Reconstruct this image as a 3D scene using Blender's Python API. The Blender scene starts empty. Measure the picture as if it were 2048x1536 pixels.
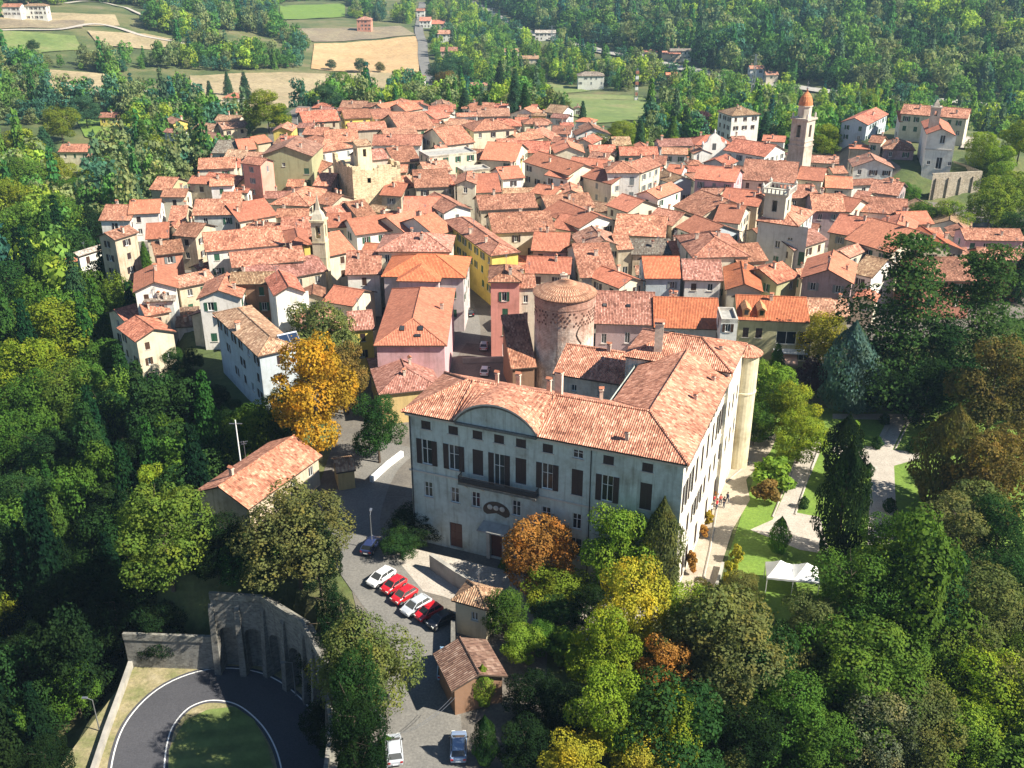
import bpy, bmesh, math, random, time
import numpy as np
from mathutils import Vector, Matrix
T0 = time.time()
R = math.radians
rnd = random.Random(7)
sc = bpy.context.scene
col = sc.collection

# ---------------------------------------------------------------- camera, sky, sun, exposure
CAMZ, PITCH, FOC = 72.0, R(25), 2000.0
cd = bpy.data.cameras.new('camera'); cam = bpy.data.objects.new('camera', cd); col.objects.link(cam)
cam.location = (0, 0, CAMZ); cam.rotation_euler = (R(90) - PITCH, 0, 0)
cd.sensor_width = 36; cd.lens = 36 * FOC / 2048; cd.clip_start = 1; cd.clip_end = 9000
sc.camera = cam
SUN_AZ, SUN_EL = R(-19), R(42)          # direction towards the sun: just nearer the camera than the +X axis
w = bpy.data.worlds.new('World'); sc.world = w; w.use_nodes = True
nt = w.node_tree; nt.nodes.clear()
sky = nt.nodes.new('ShaderNodeTexSky'); sky.sky_type = 'NISHITA'; sky.sun_disc = False
sky.sun_elevation = SUN_EL; sky.sun_rotation = R(90) - SUN_AZ; sky.air_density = 1.0; sky.dust_density = 0.0; sky.ozone_density = 5.0
bg = nt.nodes.new('ShaderNodeBackground'); bg.inputs[1].default_value = 0.05
wo = nt.nodes.new('ShaderNodeOutputWorld'); nt.links.new(sky.outputs[0], bg.inputs[0]); nt.links.new(bg.outputs[0], wo.inputs[0])
sd = bpy.data.lights.new('sun', 'SUN'); sun = bpy.data.objects.new('sun', sd); col.objects.link(sun)
sd.energy = 5.0; sd.angle = R(0.53); sd.color = (1.0, 0.93, 0.80)
S = Vector((math.cos(SUN_AZ) * math.cos(SUN_EL), math.sin(SUN_AZ) * math.cos(SUN_EL), math.sin(SUN_EL)))
sun.rotation_euler = S.to_track_quat('Z', 'Y').to_euler(); sun.location = (200, -100, 300)
sc.view_settings.view_transform = 'Standard'; sc.view_settings.look = 'None'
sc.view_settings.exposure = 1.22; sc.view_settings.gamma = 1; sc.view_settings.use_curve_mapping = False
sc.render.engine = 'CYCLES'

# ---------------------------------------------------------------- surveying helpers: photo pixel <-> place
CP, SP = math.cos(PITCH), math.sin(PITCH)
def at(px, py, z=0.0):
    u = (px - 1024) / FOC; v = -(py - 768) / FOC
    dy = CP + v * SP; dz = -SP + v * CP
    t = (z - CAMZ) / dz
    return (u * t, dy * t, z)
def proj(x, y, z):
    z -= CAMZ; d = y * CP - z * SP; up = y * SP + z * CP
    return 1024 + FOC * x / d, 768 - FOC * up / d, d

# ---------------------------------------------------------------- terrain height
def inpoly(x, y, poly):
    c = False; n = len(poly); j = n - 1
    for i in range(n):
        xi, yi = poly[i][:2]; xj, yj = poly[j][:2]
        if (yi > y) != (yj > y) and x < (xj - xi) * (y - yi) / (yj - yi) + xi: c = not c
        j = i
    return c
def sdist(X, Y, poly):
    """signed distance, negative inside (numpy)"""
    X = np.asarray(X, float); Y = np.asarray(Y, float)
    d = np.full(X.shape, 1e9); ins = np.zeros(X.shape, bool); n = len(poly)
    for i in range(n):
        ax, ay = poly[i][:2]; bx, by = poly[(i + 1) % n][:2]
        ex, ey = bx - ax, by - ay; L = ex * ex + ey * ey + 1e-9
        t = np.clip(((X - ax) * ex + (Y - ay) * ey) / L, 0, 1)
        d = np.minimum(d, np.hypot(X - ax - t * ex, Y - ay - t * ey))
        c = (ay > Y) != (by > Y)
        with np.errstate(divide='ignore', invalid='ignore'):
            xx = (bx - ax) * (Y - ay) / (by - ay + 1e-12) + ax
        ins ^= c & (X < xx)
    return np.where(ins, -d, d)
TOWN = [(-16, 60), (8, 60), (14, 78), (24, 88), (48, 90), (62, 100), (75, 110), (95, 130), (120, 160), (175, 205), (185, 250), (150, 262), (118, 280), (118, 335),
        (95, 345), (60, 345), (45, 330), (30, 395), (-5, 420), (-95, 440), (-100, 390), (-88, 340), (-100, 300), (-105, 262), (-92, 222), (-72, 205),
        (-62, 178), (-56, 160), (-46, 150), (-33, 138), (-32, 118), (-46, 112), (-44, 104), (-38, 98.5), (-24, 97.5), (-19.5, 90), (-17, 76)]
HILL = [(110, 282), (119, 285.2), (141, 288.5), (158, 294), (160, 345), (128, 350), (112, 330)]
HAIR = [(-46, 98), (-38, 97.2), (-28, 96.4), (-21.6, 91), (-18.1, 84), (-15.7, 74), (-14.6, 58), (-52, 58), (-49, 80)]
CTRL = [(-20, 110, 0), (0, 60, 0), (0, 100, 0), (30, 96, 0), (55, 134, 0), (100, 150, -1), (120, 140, -5), (40, 200, 0), (0, 195, 0), (-50, 230, 0), (-80, 300, 0),
        (-60, 420, -1), (0, 400, 0), (60, 320, 0), (91, 317, 0), (118, 230, 0), (170, 230, 0), (0, 300, 0), (100, 260, 0), (135, 310, 7),
        (-66, 150, -13), (-55, 125, -15), (-60, 105, -17), (-60, 80, -20), (-60, 55, -22), (-100, 150, -22), (-100, 100, -26), (-105, 190, -17), (-125, 230, -18), (-135, 300, -17),
        (-130, 370, -16), (-200, 300, -16), (-200, 430, -14), (-330, 350, -8), (-260, 560, -14), (-400, 700, 8), (-330, 850, 8), (-560, 800, 28), (-420, 1150, 0),
        (20, 74, -5), (45, 76, -8), (70, 84, -8), (90, 100, -6), (30, 55, -14), (70, 55, -15), (120, 100, -12), (0, 40, -6), (-20, 35, -14),
        (175, 300, -12), (200, 260, -14), (165, 250, -5), (220, 350, -18), (230, 200, -10), (190, 170, -8),
        (60, 380, -10), (98, 430, -12), (130, 400, -12), (-40, 480, -14), (-120, 480, -16), (0, 600, -24), (120, 560, -22), (-120, 640, -25), (-110, 830, -26), (-20, 900, -26),
        (150, 660, -24), (270, 560, -24), (420, 540, -24), (40, 1000, -22), (-100, 1100, -24), (0, 1500, -10), (200, 830, -14), (300, 740, -2), (420, 760, 6), (300, 900, 6), (450, 950, 22),
        (600, 700, 14), (200, 1150, 0), (400, 1300, 30), (800, 900, 40), (0, 2000, 30), (-600, 1700, 40), (700, 1700, 70), (0, 3000, 120), (-1200, 3000, 130), (1300, 3000, 140), (1500, 1200, 90), (-1200, 1000, 70), (-1200, 200, 0), (1200, 200, 0), (0, 0, -14), (-200, 0, -24), (250, 0, -18)]
_P = np.array(CTRL, float)
_D = np.hypot(_P[:, None, 0] - _P[None, :, 0], _P[:, None, 1] - _P[None, :, 1])
_A = np.zeros((len(_P) + 1,) * 2); _A[:-1, :-1] = -_D; _A[:-1, -1] = 1; _A[-1, :-1] = 1
_W = np.linalg.solve(_A, np.append(_P[:, 2], 0))
def sm(t): t = np.clip(t, 0, 1); return t * t * (3 - 2 * t)
def TN(X, Y):
    X = np.asarray(X, float); Y = np.asarray(Y, float); sh = X.shape; X = X.ravel(); Y = Y.ravel()
    out = np.empty(X.shape)
    for i in range(0, len(X), 20000):
        x = X[i:i + 20000]; y = Y[i:i + 20000]
        out[i:i + 20000] = -np.hypot(x[:, None] - _P[None, :, 0], y[:, None] - _P[None, :, 1]) @ _W[:-1] + _W[-1]
    out += 0.5 * np.sin(X * .11) * np.sin(Y * .09) + 1.2 * np.sin(X * .021 + 1) * np.sin(Y * .017)
    k = sm(sdist(X, Y, HILL) / 2.5); out = 7 * (1 - k) + out * k
    k = sm(sdist(X, Y, TOWN) / 7); out = np.where((sdist(X, Y, HILL) < 3) & (k < 1), out, out * k)
    k = sm(sdist(X, Y, HAIR) / 1.6); out = -10.5 * (1 - k) + out * k
    return out.reshape(sh)
def T(x, y): return float(TN([x], [y])[0])
def ground(px, py):
    z = 0.0
    for _ in range(12):
        p = at(px, py, z); z = 0.5 * z + 0.5 * T(p[0], p[1])
    p = at(px, py, z); return p[0], p[1], T(p[0], p[1])

# ---------------------------------------------------------------- materials
MATS = {}
def newmat(name):
    m = bpy.data.materials.new(name); m.use_nodes = True; n = m.node_tree; n.nodes.clear()
    o = n.nodes.new('ShaderNodeOutputMaterial'); MATS[name] = m
    def N(t, **k):
        x = n.nodes.new(t)
        for a, b in k.items(): setattr(x, a, b)
        return x
    def L(a, b): n.links.new(a, b)
    return m, N, L, o
def mathn(N, L, op, a, b=None, c=None):
    x = N('ShaderNodeMath', operation=op)
    for i, v in enumerate((a, b, c)):
        if v is None: continue
        if isinstance(v, (int, float)): x.inputs[i].default_value = v
        else: L(v, x.inputs[i])
    return x.outputs[0]
def mixc(N, L, fac, a, b, bt='MIX'):
    x = N('ShaderNodeMix', data_type='RGBA', blend_type=bt)
    for i, v in ((0, fac), (6, a), (7, b)):
        if isinstance(v, (int, float)): x.inputs[i].default_value = v
        elif isinstance(v, tuple): x.inputs[i].default_value = (*v, 1)
        else: L(v, x.inputs[i])
    return x.outputs[2]
def noise(N, L, vec, scale, det=3, rough=.6):
    x = N('ShaderNodeTexNoise'); x.inputs['Scale'].default_value = scale; x.inputs['Detail'].default_value = det; x.inputs['Roughness'].default_value = rough
    if vec is not None: L(vec, x.inputs['Vector'])
    return x.outputs[0]
def ramp(N, L, fac, stops):
    x = N('ShaderNodeValToRGB'); L(fac, x.inputs[0]); e = x.color_ramp.elements
    while len(e) < len(stops): e.new(.5)
    for i, (p, c) in enumerate(stops):
        e[i].position = p; e[i].color = (*c, 1) if isinstance(c, tuple) else (c, c, c, 1)
    return x.outputs[0]
def bump(N, L, h, dist, strength=1):
    x = N('ShaderNodeBump'); x.inputs['Distance'].default_value = dist; x.inputs['Strength'].default_value = strength; L(h, x.inputs['Height']); return x.outputs[0]
def simple(name, c, rough=.8, metal=0, var=.25, scale=1.5, bmp=0.0):
    m, N, L, o = newmat(name)
    b = N('ShaderNodeBsdfPrincipled'); b.inputs['Roughness'].default_value = rough; b.inputs['Metallic'].default_value = metal
    g = N('ShaderNodeNewGeometry').outputs['Position']
    n = noise(N, L, g, scale, 4)
    k = ramp(N, L, n, [(.3, 1 - var), (.7, 1 + var * .6)])
    L(mixc(N, L, 1.0, c, k, 'MULTIPLY'), b.inputs['Base Color'])
    if bmp: L(bump(N, L, n, bmp), b.inputs['Normal'])
    L(b.outputs[0], o.inputs[0]); return m
# roof tiles: pan-and-cover columns down the slope, each tile its own tone, weathered patches; colour from the object
def mat_roof(name, contrast=1.0):
    m, N, L, o = newmat(name)
    b = N('ShaderNodeBsdfPrincipled'); b.inputs['Roughness'].default_value = .85
    uv = N('ShaderNodeUVMap').outputs[0]
    sx = N('ShaderNodeSeparateXYZ'); L(uv, sx.inputs[0]); U, V = sx.outputs[0], sx.outputs[1]
    cu = mathn(N, L, 'FLOOR', mathn(N, L, 'DIVIDE', U, .26)); cv = mathn(N, L, 'FLOOR', mathn(N, L, 'DIVIDE', V, .42))
    cb = N('ShaderNodeCombineXYZ'); L(cu, cb.inputs[0]); L(cv, cb.inputs[1])
    info = N('ShaderNodeObjectInfo'); L(info.outputs['Random'], cb.inputs[2])
    wn = N('ShaderNodeTexWhiteNoise', noise_dimensions='3D'); L(cb.outputs[0], wn.inputs[0])
    pos = N('ShaderNodeNewGeometry').outputs['Position']
    big = noise(N, L, pos, .35, 4, .65); mid = noise(N, L, pos, 1.7, 3, .7)
    base = info.outputs['Color']
    t1 = ramp(N, L, wn.outputs[0], [(0, (.50, .43, .40)), (.22, (.84, .8, .78)), (.6, (1.02, 1.0, .98)), (.85, (1.22, 1.3, 1.3)), (1, (1.5, 1.75, 1.9))])
    c1 = mixc(N, L, contrast, base, mixc(N, L, 1.0, base, t1, 'MULTIPLY'))
    t2 = ramp(N, L, mid, [(.3, (.62, .55, .5)), (.5, (1, 1, 1)), (.72, (1.25, 1.35, 1.35))])
    c2 = mixc(N, L, .8 * contrast, c1, mixc(N, L, 1.0, c1, t2, 'MULTIPLY'))
    t3 = ramp(N, L, big, [(.35, (.55, .52, .48)), (.52, (1, 1, 1)), (.7, (1.15, 1.2, 1.2))])
    c3 = mixc(N, L, .75 * contrast, c2, mixc(N, L, 1.0, c2, t3, 'MULTIPLY'))
    L(c3, b.inputs['Base Color'])
    h = mathn(N, L, 'SINE', mathn(N, L, 'MULTIPLY', U, 2 * math.pi / .26))
    fr = mathn(N, L, 'FRACT', mathn(N, L, 'DIVIDE', V, .42))
    hh = mathn(N, L, 'ADD', mathn(N, L, 'ADD', h, mathn(N, L, 'MULTIPLY', fr, -.8)), mathn(N, L, 'MULTIPLY', wn.outputs[0], .7))
    L(bump(N, L, hh, .05, .8), b.inputs['Normal'])
    L(b.outputs[0], o.inputs[0]); return m
mat_roof('roof_tiles'); mat_roof('roof_tiles_new', .45)
def mat_wall(name, stain=1.0, stone=0.0):
    m, N, L, o = newmat(name)
    b = N('ShaderNodeBsdfPrincipled'); b.inputs['Roughness'].default_value = .9
    info = N('ShaderNodeObjectInfo'); pos = N('ShaderNodeNewGeometry').outputs['Position']
    n1 = noise(N, L, pos, .28, 5, .65); n2 = noise(N, L, pos, 1.6, 4, .7)
    mp = N('ShaderNodeMapping'); mp.inputs['Scale'].default_value = (2.2, 2.2, .16); L(pos, mp.inputs[0]); n3 = noise(N, L, mp.outputs[0], 1.0, 3, .6)
    c = info.outputs['Color']
    c = mixc(N, L, stain, c, mixc(N, L, 1.0, c, ramp(N, L, n1, [(.32, (.70, .66, .60)), (.5, (1, 1, 1)), (.7, (1.08, 1.08, 1.06))]), 'MULTIPLY'))
    c = mixc(N, L, stain * .8, c, mixc(N, L, 1.0, c, ramp(N, L, n3, [(.30, (.62, .60, .57)), (.48, (1, 1, 1))]), 'MULTIPLY'))
    c = mixc(N, L, stain * .6, c, mixc(N, L, 1.0, c, ramp(N, L, n2, [(.3, (.78, .75, .72)), (.6, (1.05, 1.05, 1.05))]), 'MULTIPLY'))
    h = n2
    if stone:
        uv = N('ShaderNodeUVMap').outputs[0]
        vo = N('ShaderNodeTexBrick'); L(uv, vo.inputs['Vector']); vo.inputs['Scale'].default_value = 1.0
        vo.inputs['Brick Width'].default_value = .45; vo.inputs['Row Height'].default_value = .22; vo.inputs['Mortar Size'].default_value = .02
        vo.inputs['Color1'].default_value = (.55, .5, .47, 1); vo.inputs['Color2'].default_value = (1.25, 1.15, 1.05, 1); vo.inputs['Mortar'].default_value = (1.1, 1.08, 1.0, 1)
        c = mixc(N, L, stone, c, mixc(N, L, 1.0, c, vo.outputs[0], 'MULTIPLY'))
        vr = N('ShaderNodeTexVoronoi'); vr.inputs['Scale'].default_value = 1.9; L(pos, vr.inputs[0])
        c = mixc(N, L, stone * .6, c, mixc(N, L, 1.0, c, ramp(N, L, vr.outputs['Distance'], [(.1, (.6, .55, .5)), (.5, (1.15, 1.1, 1.05))]), 'MULTIPLY'))
    L(c, b.inputs['Base Color']); L(bump(N, L, h, .04, .5), b.inputs['Normal'])
    L(b.outputs[0], o.inputs[0]); return m
mat_wall('plaster', .65); mat_wall('old_plaster', 1.0); mat_wall('rough_stone', .9, .8)
def mat_objcol(name, rough=.5, metal=0, coat=0):
    m, N, L, o = newmat(name); b = N('ShaderNodeBsdfPrincipled'); b.inputs['Roughness'].default_value = rough; b.inputs['Metallic'].default_value = metal
    b.inputs['Coat Weight'].default_value = coat
    i = N('ShaderNodeObjectInfo'); L(i.outputs['Color'], b.inputs['Base Color']); L(b.outputs[0], o.inputs[0]); return m
mat_objcol('painted', .6); mat_objcol('car_paint', .35, 0, .8); mat_objcol('cloth', .9)
def mat_glass():
    m, N, L, o = newmat('window_glass'); b = N('ShaderNodeBsdfPrincipled'); b.inputs['Roughness'].default_value = .08
    i = N('ShaderNodeObjectInfo'); c = ramp(N, L, i.outputs['Random'], [(0, (.012, .015, .018)), (.6, (.03, .035, .04)), (1, (.10, .10, .095))])
    L(c, b.inputs['Base Color']); L(b.outputs[0], o.inputs[0])
mat_glass()
simple('white_frame', (.72, .72, .70), .5, var=.05); simple('dark_timber', (.07, .045, .03), .8); simple('trim', (.50, .46, .40), .85, var=.15)
simple('iron', (.03, .03, .035), .5, .3, var=.1); simple('steel', (.45, .46, .48), .35, .8, var=.05); simple('chimney_render', (.55, .45, .36), .9, var=.3, scale=2)
simple('terracotta', (.42, .16, .09), .85, var=.3, scale=3); simple('rubber', (.015, .015, .015), .7, var=.1); simple('concrete', (.36, .34, .30), .9, var=.3, scale=.7, bmp=.03)
simple('white_paint', (.75, .75, .73), .7, var=.12, scale=3); simple('marquee_cloth', (.82, .82, .80), .8, var=.04); simple('red_lamp', (.4, .01, .01), .4); simple('lamp_glass', (.7, .7, .65), .3)
simple('solar_glass', (.02, .035, .07), .12); simple('bark', (.09, .065, .045), .95, var=.4, scale=4, bmp=.05); simple('skin', (.50, .30, .22), .6, var=.05); simple('hair', (.04, .025, .015), .7)
simple('corrugated', (.36, .35, .32), .8, var=.3, scale=1)
# grounds
def mat_ground(name, stops, s1, s2, bmp=.1, rough=.95, rows=0):
    m, N, L, o = newmat(name); b = N('ShaderNodeBsdfPrincipled'); b.inputs['Roughness'].default_value = rough
    pos = N('ShaderNodeNewGeometry').outputs['Position']; n1 = noise(N, L, pos, s1, 6, .65); n2 = noise(N, L, pos, s2, 4, .7)
    c = ramp(N, L, n1, stops); c = mixc(N, L, .7, c, mixc(N, L, 1.0, c, ramp(N, L, n2, [(.3, .55), (.55, 1.0), (.75, 1.4)]), 'MULTIPLY'))
    if rows:
        mp = N('ShaderNodeMapping'); mp.inputs['Rotation'].default_value = (0, 0, rows); L(pos, mp.inputs[0]); wv = N('ShaderNodeTexWave'); wv.inputs['Scale'].default_value = .12; wv.inputs['Distortion'].default_value = 1.5; wv.inputs['Detail'].default_value = 3; L(mp.outputs[0], wv.inputs[0])
        c = mixc(N, L, .5, c, mixc(N, L, 1.0, c, ramp(N, L, wv.outputs[1], [(.2, .68), (.8, 1.15)]), 'MULTIPLY'))
    L(c, b.inputs['Base Color']); L(bump(N, L, n2, bmp), b.inputs['Normal']); L(b.outputs[0], o.inputs[0]); return m
mat_ground('terrain', [(.3, (.035, .05, .015)), (.45, (.07, .10, .025)), (.58, (.14, .14, .05)), (.7, (.20, .16, .09))], .03, .8, .2)
mat_ground('asphalt', [(.3, (.14, .135, .125)), (.7, (.21, .20, .18))], .12, 4, .01)
mat_ground('new_asphalt', [(.3, (.055, .056, .065)), (.7, (.075, .075, .085))], .12, 6, .01)
mat_ground('town_paving', [(.3, (.10, .09, .08)), (.7, (.19, .17, .14))], .2, 3, .02)
mat_ground('gravel', [(.3, (.30, .25, .19)), (.7, (.46, .40, .31))], .4, 6, .02)
mat_ground('pale_gravel', [(.3, (.36, .32, .27)), (.7, (.48, .43, .37))], .5, 5, .02)
mat_ground('lawn', [(.3, (.10, .18, .02)), (.6, (.15, .24, .03)), (.75, (.21, .26, .06))], .2, 2.5, .06)
mat_ground('dry_verge', [(.3, (.14, .16, .05)), (.55, (.28, .24, .13)), (.7, (.36, .31, .2))], .35, 3, .05)
mat_ground('meadow', [(.3, (.10, .16, .035)), (.5, (.17, .22, .06)), (.7, (.25, .23, .10))], .03, .4, .2, rows=1.4)
mat_ground('stubble', [(.3, (.42, .27, .12)), (.7, (.54, .37, .19))], .02, .3, .1, rows=.3)
mat_ground('ploughed', [(.3, (.16, .13, .09)), (.5, (.24, .19, .12)), (.7, (.30, .26, .15))], .025, .4, .2, rows=1.2)
mat_ground('fallow', [(.3, (.24, .21, .10)), (.5, (.36, .28, .16)), (.7, (.42, .35, .2))], .025, .4, .2, rows=.8)
mat_ground('flat_stone_wall', [(.3, (.09, .09, .085)), (.5, (.15, .145, .13)), (.7, (.21, .20, .17))], .5, 2.5, .1)
# foliage: hue from the object, tone per leaf cluster
def mat_leaf(name, instancer=False):
    m, N, L, o = newmat(name)
    if instancer:
        a = N('ShaderNodeAttribute', attribute_type='INSTANCER', attribute_name='tint'); base = a.outputs['Color']
    else:
        base = N('ShaderNodeObjectInfo').outputs['Color']
    t = N('ShaderNodeAttribute', attribute_name='tone')
    c = mixc(N, L, 1.0, base, ramp(N, L, t.outputs['Fac'], [(0, (.62, .66, .72)), (.45, (.95, .98, .95)), (.8, (1.25, 1.2, 1.0)), (1, (1.6, 1.42, 1.1))]), 'MULTIPLY')
    gp = N('ShaderNodeNewGeometry').outputs['Position']; nz = noise(N, L, gp, .4 if not instancer else .12, 2, .6)
    c = mixc(N, L, ramp(N, L, nz, [(.46, 0.0), (.66, .42)]), c, mixc(N, L, 1.0, c, (1.75, 1.12, .75), 'MULTIPLY'))
    d = N('ShaderNodeBsdfDiffuse'); L(c, d.inputs[0]); tr = N('ShaderNodeBsdfTranslucent'); L(mixc(N, L, 1.0, c, (1.1, 1.25, .6), 'MULTIPLY'), tr.inputs[0])
    mx = N('ShaderNodeMixShader'); mx.inputs[0].default_value = .34; L(d.outputs[0], mx.inputs[1]); L(tr.outputs[0], mx.inputs[2]); L(mx.outputs[0], o.inputs[0]); return m
mat_leaf('foliage'); mat_leaf('wood_foliage', True)

# ---------------------------------------------------------------- mesh builder
class MB:
    def __init__(s): s.v = []; s.f = []; s.m = []
    def face(s, pts, mi=0):
        b = len(s.v); s.v += [tuple(p) for p in pts]; s.f.append(tuple(range(b, b + len(pts)))); s.m.append(mi)
    def box(s, x0, x1, y0, y1, z0, z1, mi=0, M=None):
        P = [Vector(p) for p in ((x0, y0, z0), (x1, y0, z0), (x1, y1, z0), (x0, y1, z0), (x0, y0, z1), (x1, y0, z1), (x1, y1, z1), (x0, y1, z1))]
        if M is not None: P = [M @ p for p in P]
        for q in ((0, 3, 2, 1), (4, 5, 6, 7), (0, 1, 5, 4), (1, 2, 6, 5), (2, 3, 7, 6), (3, 0, 4, 7)): s.face([P[i] for i in q], mi)
    def tube(s, a, b, r0, r1=None, n=8, mi=0, cap=True):
        a = Vector(a); b = Vector(b); r1 = r0 if r1 is None else r1; d = (b - a).normalized()
        e = d.orthogonal().normalized(); g = d.cross(e)
        A = [a + (e * math.cos(t) + g * math.sin(t)) * r0 for t in [2 * math.pi * i / n for i in range(n)]]
        B = [b + (e * math.cos(t) + g * math.sin(t)) * r1 for t in [2 * math.pi * i / n for i in range(n)]]
        for i in range(n): s.face([A[i], A[(i + 1) % n], B[(i + 1) % n], B[i]], mi)
        if cap: s.face(B, mi); s.face(A[::-1], mi)
    def lathe(s, prof, n=24, cx=0, cy=0, mi=0, a0=0, a1=2 * math.pi):
        k = n if abs(a1 - a0 - 2 * math.pi) < 1e-6 else n + 1
        rings = [[(cx + r * math.cos(a0 + (a1 - a0) * i / n), cy + r * math.sin(a0 + (a1 - a0) * i / n), z) for i in range(k)] for r, z in prof]
        for j in range(len(prof) - 1):
            for i in range(n):
                i2 = (i + 1) % k; q = [rings[j][i], rings[j][i2], rings[j + 1][i2], rings[j + 1][i]]
                if prof[j + 1][0] < 1e-6: q = q[:3]
                elif prof[j][0] < 1e-6: q = [q[0], q[2], q[3]]
                s.face(q, mi)
    def mesh(s, name, mats, smooth=False):
        me = bpy.data.meshes.new(name); me.from_pydata(s.v, [], s.f)
        for m in mats: me.materials.append(MATS[m])
        if max(s.m, default=0): me.polygons.foreach_set('material_index', s.m)
        uv = me.uv_layers.new(name='UVMap'); co = [0.0] * (2 * len(me.loops)); k = 0
        for f in s.f:
            p = [Vector(s.v[i]) for i in f[:3]]; n = (p[1] - p[0]).cross(p[2] - p[0])
            n = n.normalized() if n.length > 1e-9 else Vector((0, 0, 1))
            h = Vector((0, 0, 1)).cross(n); h = h.normalized() if h.length > 1e-3 else Vector((1, 0, 0)); t = n.cross(h)
            for i in f:
                q = Vector(s.v[i]); co[k] = q.dot(h); co[k + 1] = q.dot(t); k += 2
        uv.data.foreach_set('uv', co)
        if smooth: me.polygons.foreach_set('use_smooth', [True] * len(me.polygons))
        me.update(); return me
def weld(me, smooth_angle=None):
    bm = bmesh.new(); bm.from_mesh(me); bmesh.ops.remove_doubles(bm, verts=bm.verts, dist=1e-4); bm.to_mesh(me); bm.free(); return me
def ob(name, me, parent=None, loc=(0, 0, 0), rz=0.0, scale=None, color=None):
    o = bpy.data.objects.new(name, me); col.objects.link(o); o.location = loc; o.rotation_euler = (0, 0, rz)
    if scale is not None: o.scale = scale
    if parent is not None: o.parent = parent
    if color is not None: o.color = (*color, 1)
    return o
PEND = []     # (object, description, px, py): labels resolved once everything stands
def tag(o, label=None, cat=None, group=None, kind=None):
    if label: o['label'] = label
    if cat: o['category'] = cat
    if group: o['group'] = group
    if kind: o['kind'] = kind
    return o
def thing(name, label, cat, loc=(0, 0, 0), rz=0, group=None): return tag(ob(name, None, None, loc, rz), label, cat, group)
def struct(o): o['kind'] = 'structure'; return o
# ---------------------------------------------------------------- the land
def axis(lo, n0, n1, hi, s, g=1.09):
    a = list(np.arange(n0, n1 + s, s)); st = s
    while a[-1] < hi: st = min(st * g, 60); a.append(a[-1] + st)
    st = s
    while a[0] > lo: st = min(st * g, 60); a.insert(0, a[0] - st)
    return np.array(a)
def terrain():
    xs = axis(-1500, -75, 75, 1700, 1.5); ys = axis(-150, 50, 175, 3300, 1.5, 1.05)
    X, Y = np.meshgrid(xs, ys); Z = TN(X, Y) - 0.03
    far = sm((Y - 350) / 300); Z = Z - .25 * far
    v = np.stack([X.ravel(), Y.ravel(), Z.ravel()], 1); nx = len(xs); ny = len(ys)
    i = np.arange(nx * ny).reshape(ny, nx); q = np.stack([i[:-1, :-1], i[:-1, 1:], i[1:, 1:], i[1:, :-1]], -1).reshape(-1, 4)
    me = bpy.data.meshes.new('terrain'); me.vertices.add(len(v)); me.vertices.foreach_set('co', v.ravel().astype(np.float32))
    me.loops.add(q.size); me.loops.foreach_set('vertex_index', q.ravel()); me.polygons.add(len(q))
    me.polygons.foreach_set('loop_start', np.arange(len(q)) * 4); me.polygons.foreach_set('loop_total', np.full(len(q), 4))
    me.polygons.foreach_set('use_smooth', [True] * len(q))
    me.materials.append(MATS['terrain']); me.update(calc_edges=True)
    struct(ob('terrain', me))
terrain()
def drape(name, poly, mat, off=0.02, s=4.0, kind='structure', flat=None):
    bm = bmesh.new(); P = [bm.verts.new((p[0], p[1], 0)) for p in poly]; bm.faces.new(P)
    bmesh.ops.triangulate(bm, faces=bm.faces[:])
    if flat is None:
        x0 = min(p[0] for p in poly); x1 = max(p[0] for p in poly); y0 = min(p[1] for p in poly); y1 = max(p[1] for p in poly)
        for a, b, n in ((x0, x1, (1, 0, 0)), (y0, y1, (0, 1, 0))):
            k = math.ceil(a / s)
            while k * s < b:
                c = (k * s, 0, 0) if n[0] else (0, k * s, 0)
                bmesh.ops.bisect_plane(bm, geom=bm.verts[:] + bm.edges[:] + bm.faces[:], plane_co=c, plane_no=n, dist=1e-4); k += 1
    co = np.array([v.co[:] for v in bm.verts]); z = TN(co[:, 0], co[:, 1]) if flat is None else np.full(len(co), flat)
    for v, q in zip(bm.verts, z): v.co.z = q + off
    bmesh.ops.recalc_face_normals(bm, faces=bm.faces[:])
    if sum(f.normal.z for f in bm.faces) < 0: bmesh.ops.reverse_faces(bm, faces=bm.faces[:])
    me = bpy.data.meshes.new(name); bm.to_mesh(me); bm.free(); me.materials.append(MATS[mat])
    o = ob(name, me); o['kind'] = kind; return o
def smooth_path(pts, n=6):
    P = [Vector((p[0], p[1], 0)) for p in pts]; out = []
    for i in range(len(P) - 1):
        a = P[max(i - 1, 0)]; b = P[i]; c = P[i + 1]; d = P[min(i + 2, len(P) - 1)]
        for k in range(n):
            t = k / n; out.append(.5 * ((2 * b) + (c - a) * t + (2 * a - 5 * b + 4 * c - d) * t * t + (3 * b - a - 3 * c + d) * t ** 3))
    out.append(P[-1]); return out
def ribbon(name, pts, wd, mat, off=.03, kind='structure', n=6, zf=None, shift=0.0):
    P = smooth_path(pts, n); mb = MB(); L = []
    for i, p in enumerate(P):
        d = (P[min(i + 1, len(P) - 1)] - P[max(i - 1, 0)]).normalized(); nn = Vector((-d.y, d.x, 0))
        a = p + nn * (wd / 2 + shift); b = p - nn * (wd / 2 - shift); z = T(p.x, p.y) if zf is None else zf
        L.append(((a.x, a.y, (T(a.x, a.y) if zf is None else zf) + off), (b.x, b.y, (T(b.x, b.y) if zf is None else zf) + off)))
    for i in range(len(L) - 1): mb.face([L[i][1], L[i + 1][1], L[i + 1][0], L[i][0]])
    o = ob(name, mb.mesh(name, [mat])); o['kind'] = kind; return o
def G(pts): return [ground(*p)[:2] for p in pts]
def Z0(pts, z=0): return [at(p[0], p[1], z)[:2] for p in pts]
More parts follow.
